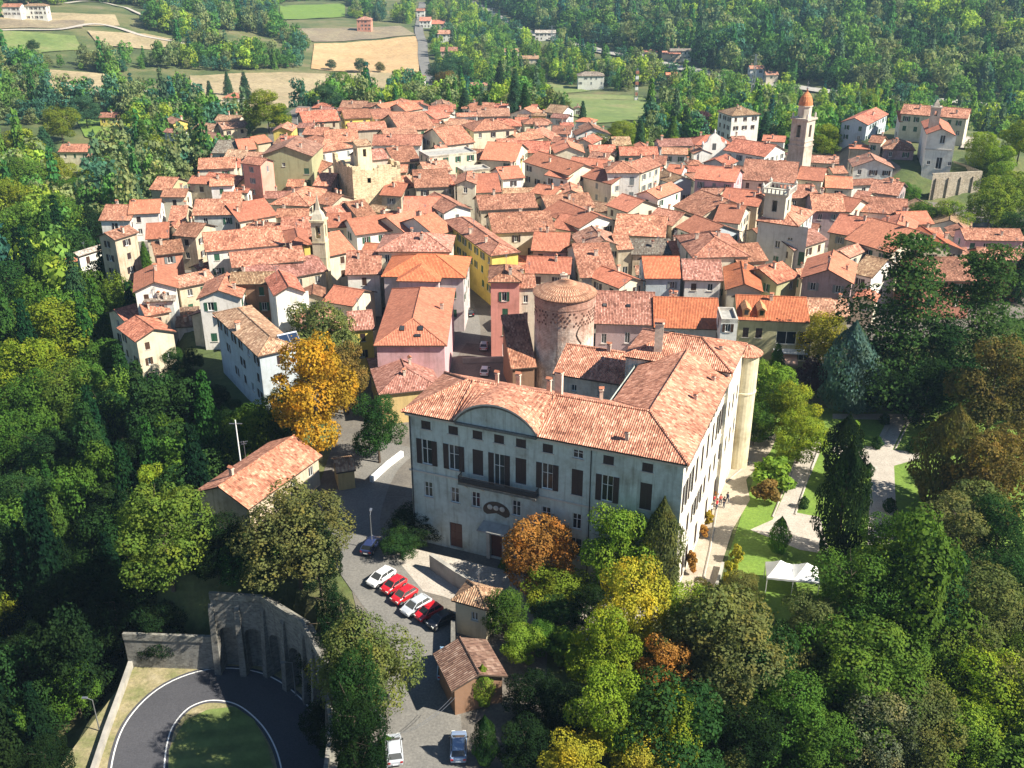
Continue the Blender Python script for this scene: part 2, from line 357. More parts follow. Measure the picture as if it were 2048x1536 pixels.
drape('town_paving', [(-12.5, 60), (2, 60), (4, 88), (4, 100), (20, 95), (30, 120), (36, 140), (60, 165), (100, 185), (170, 210), (178, 245), (145, 258), (112, 278), (112, 330),
        (92, 340), (60, 340), (44, 325), (28, 388), (-6, 412), (-90, 432), (-94, 390), (-82, 340), (-94, 300), (-99, 262), (-87, 222), (-68, 205), (-57, 178), (-50, 160), (-40, 150), (-27, 138), (-27, 112), (-19, 97), (-14.5, 82)], 'town_paving', .02, 8)
# main street, the lane beside the palace, the sandy forecourt
ribbon('street', Z0([(860, 1640), (850, 1480), (845, 1360), (815, 1240), (730, 1120), (705, 1040), (745, 940), (800, 890)]), 7.2, 'asphalt', .045)
drape('parking_strip', Z0([(735, 1175), (760, 1140), (905, 1235), (905, 1275), (840, 1290), (790, 1250)]), 'asphalt', .035)
ribbon('old_lane', Z0([(975, 690), (945, 740), (930, 800)]), 8, 'town_paving', .06)
ribbon('old_lane', [(-9, 160), (-9, 185), (-16, 215), (-26, 250)], 5, 'asphalt', .05)
drape('forecourt', [(-19, 100), (-14, 106), (18, 93), (12, 86), (-2, 92), (-8, 95.5)], 'pale_gravel', .04)
# the palace garden
drape('garden_lawn', [(24, 91.5), (36, 90.5), (42, 96), (60, 99), (78, 118), (80, 142), (44, 146), (37, 130), (27, 104)], 'lawn', .03)
drape('garden_drive', Z0([(1345, 1200), (1372, 1080), (1398, 1010), (1440, 925), (1452, 893), (1500, 868), (1556, 868), (1540, 905), (1492, 960), (1500, 1000), (1465, 1060), (1446, 1120), (1428, 1200)]), 'gravel', .05)
drape('garden_path', Z0([(1600, 897), (1640, 880), (1640, 905), (1590, 1025), (1640, 1035), (1660, 1110), (1600, 1100), (1500, 1060), (1545, 1040), (1570, 985)]), 'pale_gravel', .045)
drape('garden_path', Z0([(1665, 828), (1850, 828), (1850, 840), (1808, 850), (1785, 900), (1838, 905), (1838, 918), (1788, 932), (1794, 1065), (1812, 1090), (1735, 1090), (1742, 932), (1665, 905), (1665, 893), (1748, 893), (1775, 840), (1665, 838)]), 'pale_gravel', .047)
mb = MB()
for a, b in (((1600, 900), (1545, 1035)), ((1640, 890), (1590, 1030)), ((1785, 845), (1757, 893)), ((1815, 850), (1790, 900)), ((1436, 1005), (1420, 1100)), ((1420, 1100), (1402, 1180)), ((1500, 925), (1440, 975))):
    p = Vector(at(*a, 0)); q = Vector(at(*b, 0)); mb.tube(p + Vector((0, 0, .1)), q + Vector((0, 0, .1)), .13, n=5)
tag(ob('stone_edging', mb.mesh('stone_edging', ['pale_gravel'])), kind='structure')
# hairpin road on its own terrace, 10.5 m below the street
HZ = -10.5
cl = [at(*p, HZ)[:2] for p in ((262, 1720), (270, 1600), (281, 1500), (305, 1440), (355, 1392), (425, 1369), (500, 1378), (560, 1420), (600, 1480), (622, 1560), (640, 1680))]
drape('road_terrace', [(-51.5, 58), (-48.5, 80), (-45.5, 97.5), (-38, 96.9), (-28, 96.1), (-21.9, 90.8), (-18.4, 84), (-16, 74), (-14.9, 58)], 'dry_verge', .03, flat=HZ)
ribbon('hairpin_road', cl, 6.3, 'new_asphalt', .05, zf=HZ)
ribbon('outer_road_line', cl, .16, 'white_paint', .056, zf=HZ, shift=2.75)
ribbon('inner_road_line', cl, .16, 'white_paint', .056, zf=HZ, shift=-2.75)
drape('road_island', [at(*p, HZ)[:2] for p in ((335, 1640), (338, 1500), (370, 1442), (415, 1420), (470, 1414), (508, 1440), (535, 1490), (552, 1560), (562, 1640))], 'meadow', .07, flat=HZ)
# fields in the valley
def field(name, px, mat, off=.35): return drape(name, G(px), mat, off, 14)
field('stubble_field', [(622, 138), (628, 88), (832, 73), (838, 80), (838, 145), (740, 146)], 'stubble')
field('fallow_field', [(380, 152), (560, 145), (640, 148), (790, 146), (830, 160), (760, 185), (640, 198), (560, 222), (385, 196)], 'fallow')
field('ploughed_field', [(560, 55), (800, 52), (832, 70), (628, 84)], 'ploughed')
field('green_field', [(560, 12), (690, 8), (690, 34), (560, 40)], 'lawn')
field('meadow', [(1095, 195), (1160, 188), (1285, 192), (1345, 215), (1290, 240), (1190, 246), (1150, 232)], 'meadow')
field('meadow', [(1080, 165), (1130, 172), (1180, 182), (1090, 190)], 'meadow')
field('meadow', [(0, 62), (150, 72), (165, 100), (80, 106), (0, 105)], 'meadow')
field('dry_meadow', [(0, 22), (230, 30), (240, 52), (0, 58)], 'fallow')
field('ploughed_field', [(0, 40), (170, 42), (165, 56), (0, 56)], 'ploughed', .5)
field('dry_meadow', [(175, 62), (290, 68), (390, 88), (300, 100), (200, 92)], 'fallow', .4)
field('dry_meadow', [(100, 140), (230, 150), (210, 195), (90, 190)], 'fallow', .4)
field('meadow', [(150, 235), (235, 245), (250, 290), (170, 275)], 'lawn', .4)
field('meadow', [(100, 325), (190, 330), (200, 380), (110, 385)], 'meadow', .3)
ribbon('valley_road', G([(868, 175), (852, 140), (846, 110), (845, 85), (838, 62), (842, 30), (845, 5)]), 8, 'asphalt', .6)
ribbon('highway', G([(940, 5), (1010, 45), (1075, 72), (1180, 98), (1290, 122), (1420, 152), (1500, 168), (1640, 184), (1800, 200), (1965, 212), (2150, 222)]), 11, 'concrete', 1.0)
ribbon('hill_track', G([(0, 62), (120, 60), (200, 50), (290, 74), (390, 93), (420, 90)]), 4, 'pale_gravel', .7)
ribbon('hill_track', G([(130, 8), (200, 6), (260, 20), (300, 40)]), 4, 'pale_gravel', .7)
ribbon('hill_track', G([(1930, 300), (1985, 290), (2010, 282)]), 3, 'pale_gravel', .6)

# ---------------------------------------------------------------- house builder
def panel(mb, O, e, W, z0, z1, ops, inn, depth=.2, mi=0, ri=0):
    O = Vector(O); e = Vector(e); inn = Vector(inn)
    us = sorted({0, W} | {u for o in ops for u in o[:2]}); zs = sorted({z0, z1} | {z for o in ops for z in o[2:4]})
    P = lambda u, z, d=0: O + e * u + inn * d + Vector((0, 0, z))
    flip = e.cross(Vector((0, 0, 1))).dot(inn) > 0
    def F(p, m):
        mb.face(p[::-1] if flip else p, m)
    for i in range(len(us) - 1):
        for j in range(len(zs) - 1):
            cu = (us[i] + us[i + 1]) / 2; cz = (zs[j] + zs[j + 1]) / 2
            if any(o[0] < cu < o[1] and o[2] < cz < o[3] for o in ops): continue
            F([P(us[i], zs[j]), P(us[i + 1], zs[j]), P(us[i + 1], zs[j + 1]), P(us[i], zs[j + 1])], mi)
    for a, b, c, d in [o[:4] for o in ops]:
        F([P(a, c), P(a, c, depth), P(a, d, depth), P(a, d)][::-1], ri); F([P(b, c), P(b, c, depth), P(b, d, depth), P(b, d)], ri)
        F([P(a, c), P(b, c), P(b, c, depth), P(a, c, depth)], ri); F([P(a, d), P(b, d), P(b, d, depth), P(a, d, depth)][::-1], ri)
_wm = {}
def win_mesh(wd, h, st=0):
    k = ('w', round(wd, 2), round(h, 2), st)
    if k not in _wm:
        mb = MB(); t = .08
        mb.face([(-wd / 2, .18, 0), (wd / 2, .18, 0), (wd / 2, .18, h), (-wd / 2, .18, h)], 1)
        for x0, x1, z0, z1 in ((-wd / 2, -wd / 2 + t, 0, h), (wd / 2 - t, wd / 2, 0, h), (-wd / 2 + t, wd / 2 - t, 0, t), (-wd / 2 + t, wd / 2 - t, h - t, h), (-.04, .04, t, h - t)):
            mb.box(x0, x1, .11, .17, z0, z1, 0)
        if st == 1: mb.box(-wd / 2 - .12, wd / 2 + .12, -.10, .05, -.12, -.005, 2)
        if st == 2:
            mb.box(-wd / 2 + t, -.04, .12, .165, h * .62, h * .62 + .05, 0); mb.box(.04, wd / 2 - t, .12, .165, h * .62, h * .62 + .05, 0)
            mb.box(-wd / 2 - .15, wd / 2 + .15, -.10, .05, -.14, -.005, 2)
        _wm[k] = mb.mesh('window', ['white_frame', 'window_glass', 'trim'])
    return _wm[k]
def shut_mesh(wd, h):
    k = ('s', round(wd, 2), round(h, 2))
    if k not in _wm:
        mb = MB(); t = .07
        mb.box(-wd / 2, wd / 2, .0, .03, 0, h)
        for a, b, c, d in ((-wd / 2, -wd / 2 + t, 0, h), (wd / 2 - t, wd / 2, 0, h), (-wd / 2 + t, wd / 2 - t, 0, t), (-wd / 2 + t, wd / 2 - t, h - t, h)): mb.box(a, b, -.03, -.001, c, d)
        n = max(3, int(h / .28))
        for i in range(n): z = t + (h - 2 * t) * (i + .5) / n; mb.box(-wd / 2 + t, wd / 2 - t, -.02, -.001, z - .05, z + .03)
        _wm[k] = mb.mesh('shutter', ['painted'])
    return _wm[k]
SHC = {'green': (.03, .10, .055), 'brown': (.07, .035, .02), 'grey': (.20, .22, .22), 'dark': (.035, .02, .02), 'pale': (.35, .42, .40)}
def put_window(root, P, rz, wd, h, st, shut, shc):
    wo_ = ob('window', win_mesh(wd, h, st), root, P, rz)
    if shut == 'open':
        s = wd / 2
        for sg in (-1, 1): ob('shutter', shut_mesh(s, h), wo_, (sg * (wd / 2 + s / 2 + .01), -.05, 0), 0, None, SHC[shc])
    elif shut == 'closed':
        for sg in (-1, 1): ob('shutter', shut_mesh(wd / 2 - .01, h), wo_, (sg * wd / 4, .03, 0), 0, None, SHC[shc])
    elif shut == 'half':
        ob('shutter', shut_mesh(wd / 2, h), wo_, (wd / 4, .03, 0), 0, None, SHC[shc]); ob('shutter', shut_mesh(wd / 2, h), wo_, (-wd * .76, -.05, 0), 0, None, SHC[shc])
    return wo_
def chimney_mesh(k):
    key = ('c', k)
    if key not in _wm:
        mb = MB(); a, h = ((.26, .9), (.2, .7), (.34, 1.0), (.42, 2.6))[k]
        mb.box(-a, a, -a * .8, a * .8, -1.0, h, 0); mb.box(-a - .08, a + .08, -a * .8 - .08, a * .8 + .08, h, h + .1, 0)
        for x in (-a * .6, a * .6):
            for y in (-a * .45, a * .45): mb.box(x - .05, x + .05, y - .05, y + .05, h + .1, h + .32, 0)
        q = a + .12; r = a * .8 + .12
        mb.face([(-q, -r, h + .32), (q, -r, h + .32), (q, 0, h + .55), (-q, 0, h + .55)], 1); mb.face([(-q, r, h + .32), (-q, 0, h + .55), (q, 0, h + .55), (q, r, h + .32)], 1)
        mb.face([(-q, -r, h + .32), (-q, r, h + .32), (q, r, h + .32), (q, -r, h + .32)], 1)
        _wm[key] = mb.mesh('chimney', ['chimney_render', 'terracotta'])
    return _wm[key]
def antenna_mesh():
    if 'ant' not in _wm:
        mb = MB(); mb.tube((0, 0, -.4), (0, 0, 2.3), .035, n=5)
        for z, l in ((2.2, .5), (1.9, .35)):
            mb.tube((-l, 0, z), (l, 0, z), .02, n=4)
            for k in range(5): x = -l + 2 * l * k / 4; mb.tube((x, -.25, z), (x, .25, z), .012, n=4)
        _wm['ant'] = mb.mesh('antenna', ['steel'])
    return _wm['ant']
def solid_roof(mb, polys, t=.2, mi=0, under=1):
    """polys: list of upward faces (Vector lists) of one roof; adds underside and the outer edge"""
    edges = {}
    for f in polys:
        mb.face(f, mi); mb.face([(p[0], p[1], p[2] - t) for p in f][::-1], under)
        for i in range(len(f)):
            a = tuple(round(c, 4) for c in f[i]); b = tuple(round(c, 4) for c in f[(i + 1) % len(f)])
            if (b, a) in edges: del edges[(b, a)]
            else: edges[(a, b)] = 1
    for a, b in edges: mb.face([(a[0], a[1], a[2] - t), (b[0], b[1], b[2] - t), b, a], under)
def roofshape(ty, L, D, H, s):
    h = L / 2
    if ty == 'L':
        r = H + s * D / 2
        return [[(-h, 0, H), (h, 0, H), (h, D / 2, r), (-h, D / 2, r)], [(h, D, H), (-h, D, H), (-h, D / 2, r), (h, D / 2, r)]], [((-h, D / 2, r), (h, D / 2, r))], lambda x, y: H + s * min(y, D - y)
    if ty == 'G':
        r = H + s * h
        return [[(-h, 0, H), (0, 0, r), (0, D, r), (-h, D, H)], [(0, 0, r), (h, 0, H), (h, D, H), (0, D, r)]], [((0, 0, r), (0, D, r))], lambda x, y: H + s * (h - abs(x))
    if ty == 'S':
        r = H + s * D
        return [[(-h, 0, H), (h, 0, H), (h, D, r), (-h, D, r)]], [], lambda x, y: H + s * y
    if ty in 'HP':
        if L >= D:
            k = D / 2; r = H + s * k; a, b = (-h + k, k, r), (h - k, k, r)
            if L - D < .05:
                c = (0, k, r); return [[(-h, 0, H), (h, 0, H), c], [(h, 0, H), (h, D, H), c], [(h, D, H), (-h, D, H), c], [(-h, D, H), (-h, 0, H), c]], [((-h, 0, H), c), ((h, 0, H), c), ((h, D, H), c), ((-h, D, H), c)], lambda x, y: H + s * min(y, D - y, h - abs(x))
            return [[(-h, 0, H), (h, 0, H), b, a], [(h, 0, H), (h, D, H), b], [(h, D, H), (-h, D, H), a, b], [(-h, D, H), (-h, 0, H), a]], [(a, b), ((-h, 0, H), a), ((-h, D, H), a), ((h, 0, H), b), ((h, D, H), b)], lambda x, y: H + s * min(y, D - y, h - abs(x))
        k = h; r = H + s * k; a, b = (0, k, r), (0, D - k, r)
        return [[(-h, 0, H), (h, 0, H), a], [(h, 0, H), (h, D, H), b, a], [(h, D, H), (-h, D, H), b], [(-h, D, H), (-h, 0, H), a, b]], [(a, b), ((-h, 0, H), a), ((h, 0, H), a), ((h, D, H), b), ((-h, D, H), b)], lambda x, y: H + s * min(y, D - y, h - abs(x))
    return [], [], lambda x, y: H
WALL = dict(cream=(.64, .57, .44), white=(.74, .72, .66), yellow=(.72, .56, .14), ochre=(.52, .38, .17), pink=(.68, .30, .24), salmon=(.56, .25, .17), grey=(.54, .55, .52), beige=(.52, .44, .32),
            brown=(.26, .15, .09), mauve=(.40, .30, .30), blue=(.46, .52, .55), stone=(.46, .41, .32), lilac=(.56, .47, .47), olive=(.40, .38, .22), rose=(.62, .38, .40))
ROOF = dict(salmon=(.52, .225, .14), orange=(.55, .20, .115), brown=(.38, .165, .10), red=(.52, .18, .11), tan=(.42, .25, .15), grey=(.26, .21, .17), pale=(.44, .38, .32), bright=(.60, .175, .075), pinkbrown=(.42, .19, .14), dusty=(.46, .23, .15), dark=(.20, .115, .08))  # dark: brown tile with the roof's shade put into its colour
RNAME = dict(salmon='salmon tiled', orange='orange tiled', brown='brown tiled', red='red tiled', tan='tan tiled', grey='weathered grey', pale='pale grey', bright='bright orange', pinkbrown='pinkish brown', dusty='dusty terracotta', dark='dark brown tiled')
RV = random.Random(11)
HOUSES = []
def house(x1, y1, x2, y2, r, ty, ze, wall, roof, label=None, s=.40, win='auto', D=None, cat='house', chim=None, wmat='plaster', rmat=None, shc=None, name='house', style=None, group=None):
    A = Vector(at(x1, y1, ze)); B = Vector(at(x2, y2, ze))
    if B.y < A.y - 1e9: pass
    e = (B - A); L = e.length; e.normalize(); n = Vector((-e.y, e.x, 0)); M = (A + B) / 2
    if D is None:
        if r < 0: D = -r
        else:
            py0 = (y1 + y2) / 2; lo, hi = 1.5, 26.0
            fac = 1.0 if ty in 'SF' else .5
            for _ in range(30):
                d = (lo + hi) / 2; p = M + n * d * fac; rise = 0 if ty == 'F' else s * d * fac
                if py0 - proj(p.x, p.y, ze + rise)[1] < r: lo = d
                else: hi = d
            D = d
    rz = math.atan2(e.y, e.x)
    cx, cy = M.x + n.x * D / 2, M.y + n.y * D / 2
    gz = [T((M + e * a + n * b).x, (M + e * a + n * b).y) for a in (-L / 2, L / 2) for b in (0, D)]
    zg = T(cx, cy); H = ze - zg; zb = min(gz) - zg - .6
    lab = label or ''
    root = thing(name, label, cat, (M.x, M.y, zg), rz, group)
    wc = WALL[wall]; j = RV.uniform(.92, 1.06); wc = tuple(min(.8, c * j * RV.uniform(.98, 1.02)) for c in wc)
    rc = ROOF[roof]; j = RV.uniform(.66, 1.1); rc = tuple(c * j * RV.uniform(.96, 1.04) for c in rc)
    o = min(.45, L * .08); polys, ridges, zr = roofshape(ty, L, D, H, s)
    shc = shc or RV.choice(['green', 'green', 'brown', 'grey', 'dark', 'brown'])
    x0, x1_, ya, yb = -L / 2 + o, L / 2 - o, o, D - o
    t = .2; wt = H - t + s * o - .02 if ty != 'F' else H
    if ty == 'S': wtb = H - t + s * (D - o) - .02
    mb = MB()
    depth_cam = proj(M.x, M.y, ze)[2]
    sides = [((x0, ya, 0), (1, 0, 0), x1_ - x0, (0, 1, 0), 0.0), ((x1_, ya, 0), (0, 1, 0), yb - ya, (-1, 0, 0), R(90)), ((x1_, yb, 0), (-1, 0, 0), x1_ - x0, (0, -1, 0), R(180)), ((x0, yb, 0), (0, -1, 0), yb - ya, (1, 0, 0), R(-90))]
    for si, (O, ed, W, inn, wr) in enumerate(sides):
        out = -(Vector((inn[0] * e.x + inn[1] * n.x, inn[0] * e.y + inn[1] * n.y, 0)))
        vis = out.dot(Vector((-cx, -cy, 0)).normalized()) > .12
        top = wt if not (ty == 'S' and si == 2) else wtb
        ops = []
        if win != 'none' and vis and W > 2.4:
            if isinstance(win, dict) and si in win: ops = win[si]
            elif win == 'auto' or (isinstance(win, dict) and si not in win and win.get('auto', True)):
                sp = RV.uniform(2.7, 3.4); ncol = max(1, int((W - .6) / sp)); nfl = 4 if si == 0 or depth_cam < 230 else 2
                ww = RV.choice([.9, 1.0, 1.1]); hh = RV.choice([1.4, 1.5, 1.6]); zt = top - .75; f = 0
                while zt - hh > .4 and f < nfl:
                    for c in range(ncol):
                        if RV.random() < .14: continue
                        u = W * (c + .5) / ncol + RV.uniform(-.2, .2)
                        if u - ww / 2 < .25 or u + ww / 2 > W - .25: continue
                        sh = RV.choice(['open', 'closed', 'closed', 'none', 'open', 'half']) if W / ncol > 2 * ww + .3 else 'closed'
                        ops.append((u - ww / 2, u + ww / 2, zt - hh, zt, sh))
                    zt -= 3.0; f += 1
        panel(mb, O, ed, W, zb, top, [q for q in ops if q[3] < top], inn)
        for q in ops:
            if q[3] >= top: continue
            u = (q[0] + q[1]) / 2; P = (O[0] + ed[0] * u, O[1] + ed[1] * u, q[2])
            put_window(root, P, wr, q[1] - q[0], q[3] - q[2], 1, q[4] if len(q) > 4 else 'none', shc)
    if ty == 'G':
        ap = H - t + s * L / 2 - .03
        mb.face([(x0, ya, wt), (x1_, ya, wt), (0, ya, ap)]); mb.face([(x1_, yb, wt), (x0, yb, wt), (0, yb, ap)])
    if ty == 'L':
        ap = H - t + s * D / 2 - .03
        mb.face([(x1_, ya, wt), (x1_, yb, wt), (x1_, D / 2, ap)]); mb.face([(x0, yb, wt), (x0, ya, wt), (x0, D / 2, ap)])
    if ty == 'S':
        mb.face([(x1_, ya, wt), (x1_, yb, wt), (x1_, yb, wtb)]); mb.face([(x0, yb, wt), (x0, ya, wt), (x0, yb, wtb)])
    ob('wall', mb.mesh('wall', [wmat]), root, color=wc)
    rb = MB(); rmat = rmat or ('roof_tiles_new' if roof in ('bright', 'orange') else 'roof_tiles')
    if ty == 'F':
        rb.face([(x0, ya, H - .35), (x1_, ya, H - .35), (x1_, yb, H - .35), (x0, yb, H - .35)], 0)
        for q in ((x0, x1_, ya, ya + .25), (x0, x1_, yb - .25, yb), (x0, x0 + .25, ya + .25, yb - .25), (x1_ - .25, x1_, ya + .25, yb - .25)): rb.box(*q, H - .6, H + .15, 1)
        ob('roof', rb.mesh('roof', ['corrugated', 'trim']), root, color=rc)
    else:
        solid_roof(rb, polys, t)
        for a, b in ridges: rb.tube(a, b, .13, n=6, mi=0)
        ob('roof', rb.mesh('roof', [rmat, 'dark_timber']), root, color=rc)
        k = RV.choice([0, 0, 1, 1, 1, 2, 2]) if chim is None else chim
        for _ in range(k):
            cx_, cy_ = RV.uniform(-L * .38, L * .38), RV.uniform(D * .22, D * .7)
            ob('chimney', chimney_mesh(RV.choice([0, 0, 1, 2])), root, (cx_, cy_, zr(cx_, cy_)), RV.choice([0, R(90)]))
        if depth_cam < 260 and RV.random() < .4:
            ob('antenna', antenna_mesh(), root, (RV.uniform(-L * .3, L * .3), D * .5, zr(0, D * .5)), RV.uniform(0, 3))
    form = {'L': 'gabled', 'G': 'gable-fronted', 'H': 'hip-roofed', 'P': 'pyramid-roofed', 'S': 'lean-to', 'F': 'flat-roofed'}[ty]
    size = 'long' if L > 17 else ('narrow' if L < 7 else ('tall' if H > 11.5 else ('low' if H < 5 else '')))
    w_ = {'stone': 'stone-walled', 'lilac': 'lilac-grey', 'grey': 'grey-walled', 'olive': 'olive-walled', 'rose': 'rose-pink', 'blue': 'blue-grey'}.get(wall, wall)
    if label is None:
        px_, py_, _ = proj(M.x, M.y, ze); PEND.append((root, f"{size} {w_} {form} house with {RNAME[roof]} roof".strip(), px_, py_, 'house'))
        root['group'] = 'houses packed together in the old town' if (py_ > 250 and group is None) else (group or 'houses scattered in the valley')
    HOUSES.append((cx, cy, max(L, D) / 2, root))
    return root, L, D, H, zr
# ---------------------------------------------------------------- the palace
PA, PANG = Vector((-13.1, 107.1, 0)), R(-22)
pal = thing('palace', 'great pale palace with arched pediment, balcony and terracotta hip roofs in the foreground', 'palace', PA, PANG)
PW, PS = 34.6, .42      # facade length, roof slope; local x along the facade, y away from the camera
EA = 18.45
pc_shade = (.47, .53, .50); pl = (.72, .67, .56)  # first colour holds the front's cool shade; the flank gets a sunlit cream
cols = [2.8, 6.4, 9.55, 12.3, 15.05, 18.35, 22.0, 25.6, 30.1]
def wset(o):
    return o
ops = [(u - .62, u + .62, 16.35, 17.45) for u in cols]
ops += [(u - .68, u + .68, 11.5 - (.9 if i == 3 else 0), 14.9) for i, u in enumerate(cols)]
ops += [(u - .55, u + .55, 6.9, 9.0) for u in (2.8, 6.4, 9.2, 14.5, 18.3, 22.1, 26.0)] + [(6.4 - .85, 6.4 + .85, .3, 3.9), (11.9 - .8, 11.9 + .8, .25, 3.6), (22.0 - .8, 22.0 + .8, 3.0, 5.6), (26 - .8, 26 + .8, 3.0, 5.6), (18.3 - .6, 18.3 + .6, 3.2, 5.2)]
mb = MB(); panel(mb, (0.5, .5, 0), (1, 0, 0), PW - 1, -2.5, EA, [((a - .5), (b - .5), c, d) for a, b, c, d in ops], (0, 1, 0), .35)
sops = []
for k in range(8):
    u = 1.8 + k * 3.1; sops += [(u - .6, u + .6, 11.6, 14.9), (u - .55, u + .55, 16.3, 17.4), (u - .6, u + .6, 6.6, 9.0)]
    if k % 2: sops.append((u - .7, u + .7, 1.0, 4.0))
fm = MB(); panel(fm, (PW - .5, .5, 0), (0, 1, 0), 24.5, -2.5, EA, sops, (-1, 0, 0), .3); ob('wall', fm.mesh('wall', ['plaster']), pal, color=(.70, .66, .56))  # flank of the same wall, warmer colour standing for the sun on it
panel(mb, (0.5, 12.0, 0), (0, -1, 0), 11.5, -2.5, EA, [(3, 4.2, 11.6, 14.9), (7.3, 8.5, 11.6, 14.9)], (1, 0, 0), .3)
panel(mb, (PW - 12.5, 12.0, 0), (-1, 0, 0), PW - 13, -2.5, EA, [], (0, -1, 0))
panel(mb, (PW - 12.5, 25, 0), (0, -1, 0), 13, -2.5, EA, [(2, 3.2, 11.6, 14.4), (6, 7.2, 11.6, 14.4), (10, 11.2, 11.6, 14.4)], (1, 0, 0))
panel(mb, (PW - .5, 25, 0), (-1, 0, 0), 12, -2.5, EA, [], (0, -1, 0))
# arched pediment wall: arc from u 6.9 to 17.1, crown at 21.3
def arc(u, c=12.0, hw=5.25, z0=18.45, rise=2.85):
    Rr = (hw * hw + rise * rise) / (2 * rise); return z0 + math.sqrt(max(0, Rr * Rr - (u - c) ** 2)) - (Rr - rise)
ua = [6.75 + 10.5 * i / 20 for i in range(21)]
for i in range(20):
    a, b = ua[i], ua[i + 1]
    mb.face([(a, .3, 18.2), (b, .3, 18.2), (b, .3, arc(b)), (a, .3, arc(a))]); mb.face([(b, .7, 18.2), (a, .7, 18.2), (a, .7, arc(a)), (b, .7, arc(b))])
    mb.face([(a, .3, arc(a)), (b, .3, arc(b)), (b, .7, arc(b)), (a, .7, arc(a))])
mb.box(6.7, 17.3, .3, .51, 17.9, 18.21)
ob('wall', mb.mesh('wall', ['old_plaster']), pal, color=pc_shade)
def pwin(u, z0, z1, wd, mode, side=0, st=2):
    P, rz = ((u, .5, z0), 0) if side == 0 else ((PW - .5, .5 + u, z0), R(90))
    return put_window(pal, P, rz, wd, z1 - z0, st, mode, 'dark')
for i, u in enumerate(cols):
    pwin(u, 16.35, 17.45, 1.24, 'closed' if i not in (6,) else 'none')
    pwin(u, 11.5 - (.9 if i == 3 else 0), 14.9, 1.36, 'closed' if i in (2, 4, 6, 8) else 'open')
for a, b, c, d in ops[18:25]: pwin((a + b) / 2, c, d, b - a, 'none')
for a, b, c, d in ops[27:]: pwin((a + b) / 2, c, d, b - a, 'none')
for i, (a, b, c, d) in enumerate(sops): pwin((a + b) / 2, c, d, b - a, 'closed' if i % 3 else 'open', 1)
def door_mesh(wd, h):
    mb = MB(); mb.box(-wd / 2, wd / 2, .2, .28, 0, h)
    for sx in (-1, 1):
        for z in (.2, h * .36, h * .68): mb.box(sx * wd * .25 - wd * .17, sx * wd * .25 + wd * .17, .16, .199, z, z + h * .26)
    return mb.mesh('door', ['painted'])
ob('door', door_mesh(1.7, 3.6), pal, (6.4, .5, .3), color=(.09, .03, .02)); ob('door', door_mesh(1.6, 3.35), pal, (11.9, .5, .25), color=(.12, .03, .02))
# portal surround, canopy, blind lunette, string courses, eaves cornice, downpipes
mb = MB()
for s_ in (-1, 1): mb.box(11.9 + s_ * 1.05 - .22, 11.9 + s_ * 1.05 + .22, .2, .499, 0, 3.9)
mb.box(10.4, 13.4, .05, .5, 3.92, 4.25); ob('door_surround', mb.mesh('door_surround', ['trim']), pal)
mb = MB(); mb.face([(9.9, -1.0, 4.7), (13.9, -1.0, 4.7), (13.6, .49, 5.3), (10.2, .49, 5.3)]); mb.face([(9.9, -1.0, 4.6), (10.2, .49, 5.2), (13.6, .49, 5.2), (13.9, -1.0, 4.6)]); mb.box(9.9, 13.9, -1.04, -.99, 4.55, 4.72)
ob('door_canopy', mb.mesh('door_canopy', ['corrugated']), pal)
mb = MB(); n = 18; cx, cz, rx, rz_ = 11.9, 6.9, 1.75, 1.35
pts = [(cx + rx * math.cos(math.pi * i / n), cz + rz_ * math.sin(math.pi * i / n)) for i in range(n + 1)]
pts += [(cx - rx * .95, cz - .35), (cx - rx * .7, cz - .6), (cx, cz - .2), (cx + rx * .7, cz - .6), (cx + rx * .95, cz - .35)]
c0 = (cx, .44, cz + .3)
for i in range(len(pts)):
    a, b = pts[i], pts[(i + 1) % len(pts)]; mb.face([c0, (b[0], .44, b[1]), (a[0], .44, a[1])]); mb.face([(a[0], .44, a[1]), (b[0], .44, b[1]), (b[0], .5, b[1]), (a[0], .5, a[1])])
ob('lunette_relief', mb.mesh('lunette_relief', ['dark_timber']), pal)
for u in (cx - .8, cx, cx + .8):
    mb = MB(); mb.lathe([(0, 0), (.32, .02), (.36, .1), (.2, .2), (0, .22)], 10); me = mb.mesh('rosette', ['trim']); o = ob('rosette', me, pal, (u, .44, cz + .55)); o.rotation_euler = (R(90), 0, 0)
mb = MB(); mb.box(.3, PW - .3, .38, .498, 10.2, 10.42); mb.box(PW - .498, PW - .38, .5, 25, 10.2, 10.42)
mb.box(.2, 6.72, .1, .49, 17.95, 18.2); mb.box(17.28, PW - .2, .1, .49, 17.95, 18.2); mb.box(PW - .49, PW - .1, .5, 25, 17.95, 18.2)
for i in range(20): a, b = ua[i], ua[i + 1]; mb.face([(a, .02, arc(a) + .0), (b, .02, arc(b)), (b, .02, arc(b) + .25), (a, .02, arc(a) + .25)]); mb.face([(a, .02, arc(a)), (a, .29, arc(a) - .02), (b, .29, arc(b) - .02), (b, .02, arc(b))])
ob('cornice', mb.mesh('cornice', ['trim']), pal)
mb = MB(); mb.box(6.9, 17.1, -.02, .29, 18.0, 18.3)
for i in range(20): a, b = ua[i], ua[i + 1]; mb.face([(a, .1, arc(a) - .32), (b, .1, arc(b) - .32), (b, .1, arc(b) - .01), (a, .1, arc(a) - .01)]); mb.face([(a, .1, arc(a) - .32), (a, .3, arc(a) - .32), (b, .3, arc(b) - .32), (b, .1, arc(b) - .32)])
ob('pediment_moulding', mb.mesh('pediment_moulding', ['flat_stone_wall']), pal)
for u in (.7, 23.6):
    mb = MB(); mb.tube((u, .38, 0), (u, .38, 17.9), .07, n=6); ob('downpipe', mb.mesh('downpipe', ['iron']), pal)
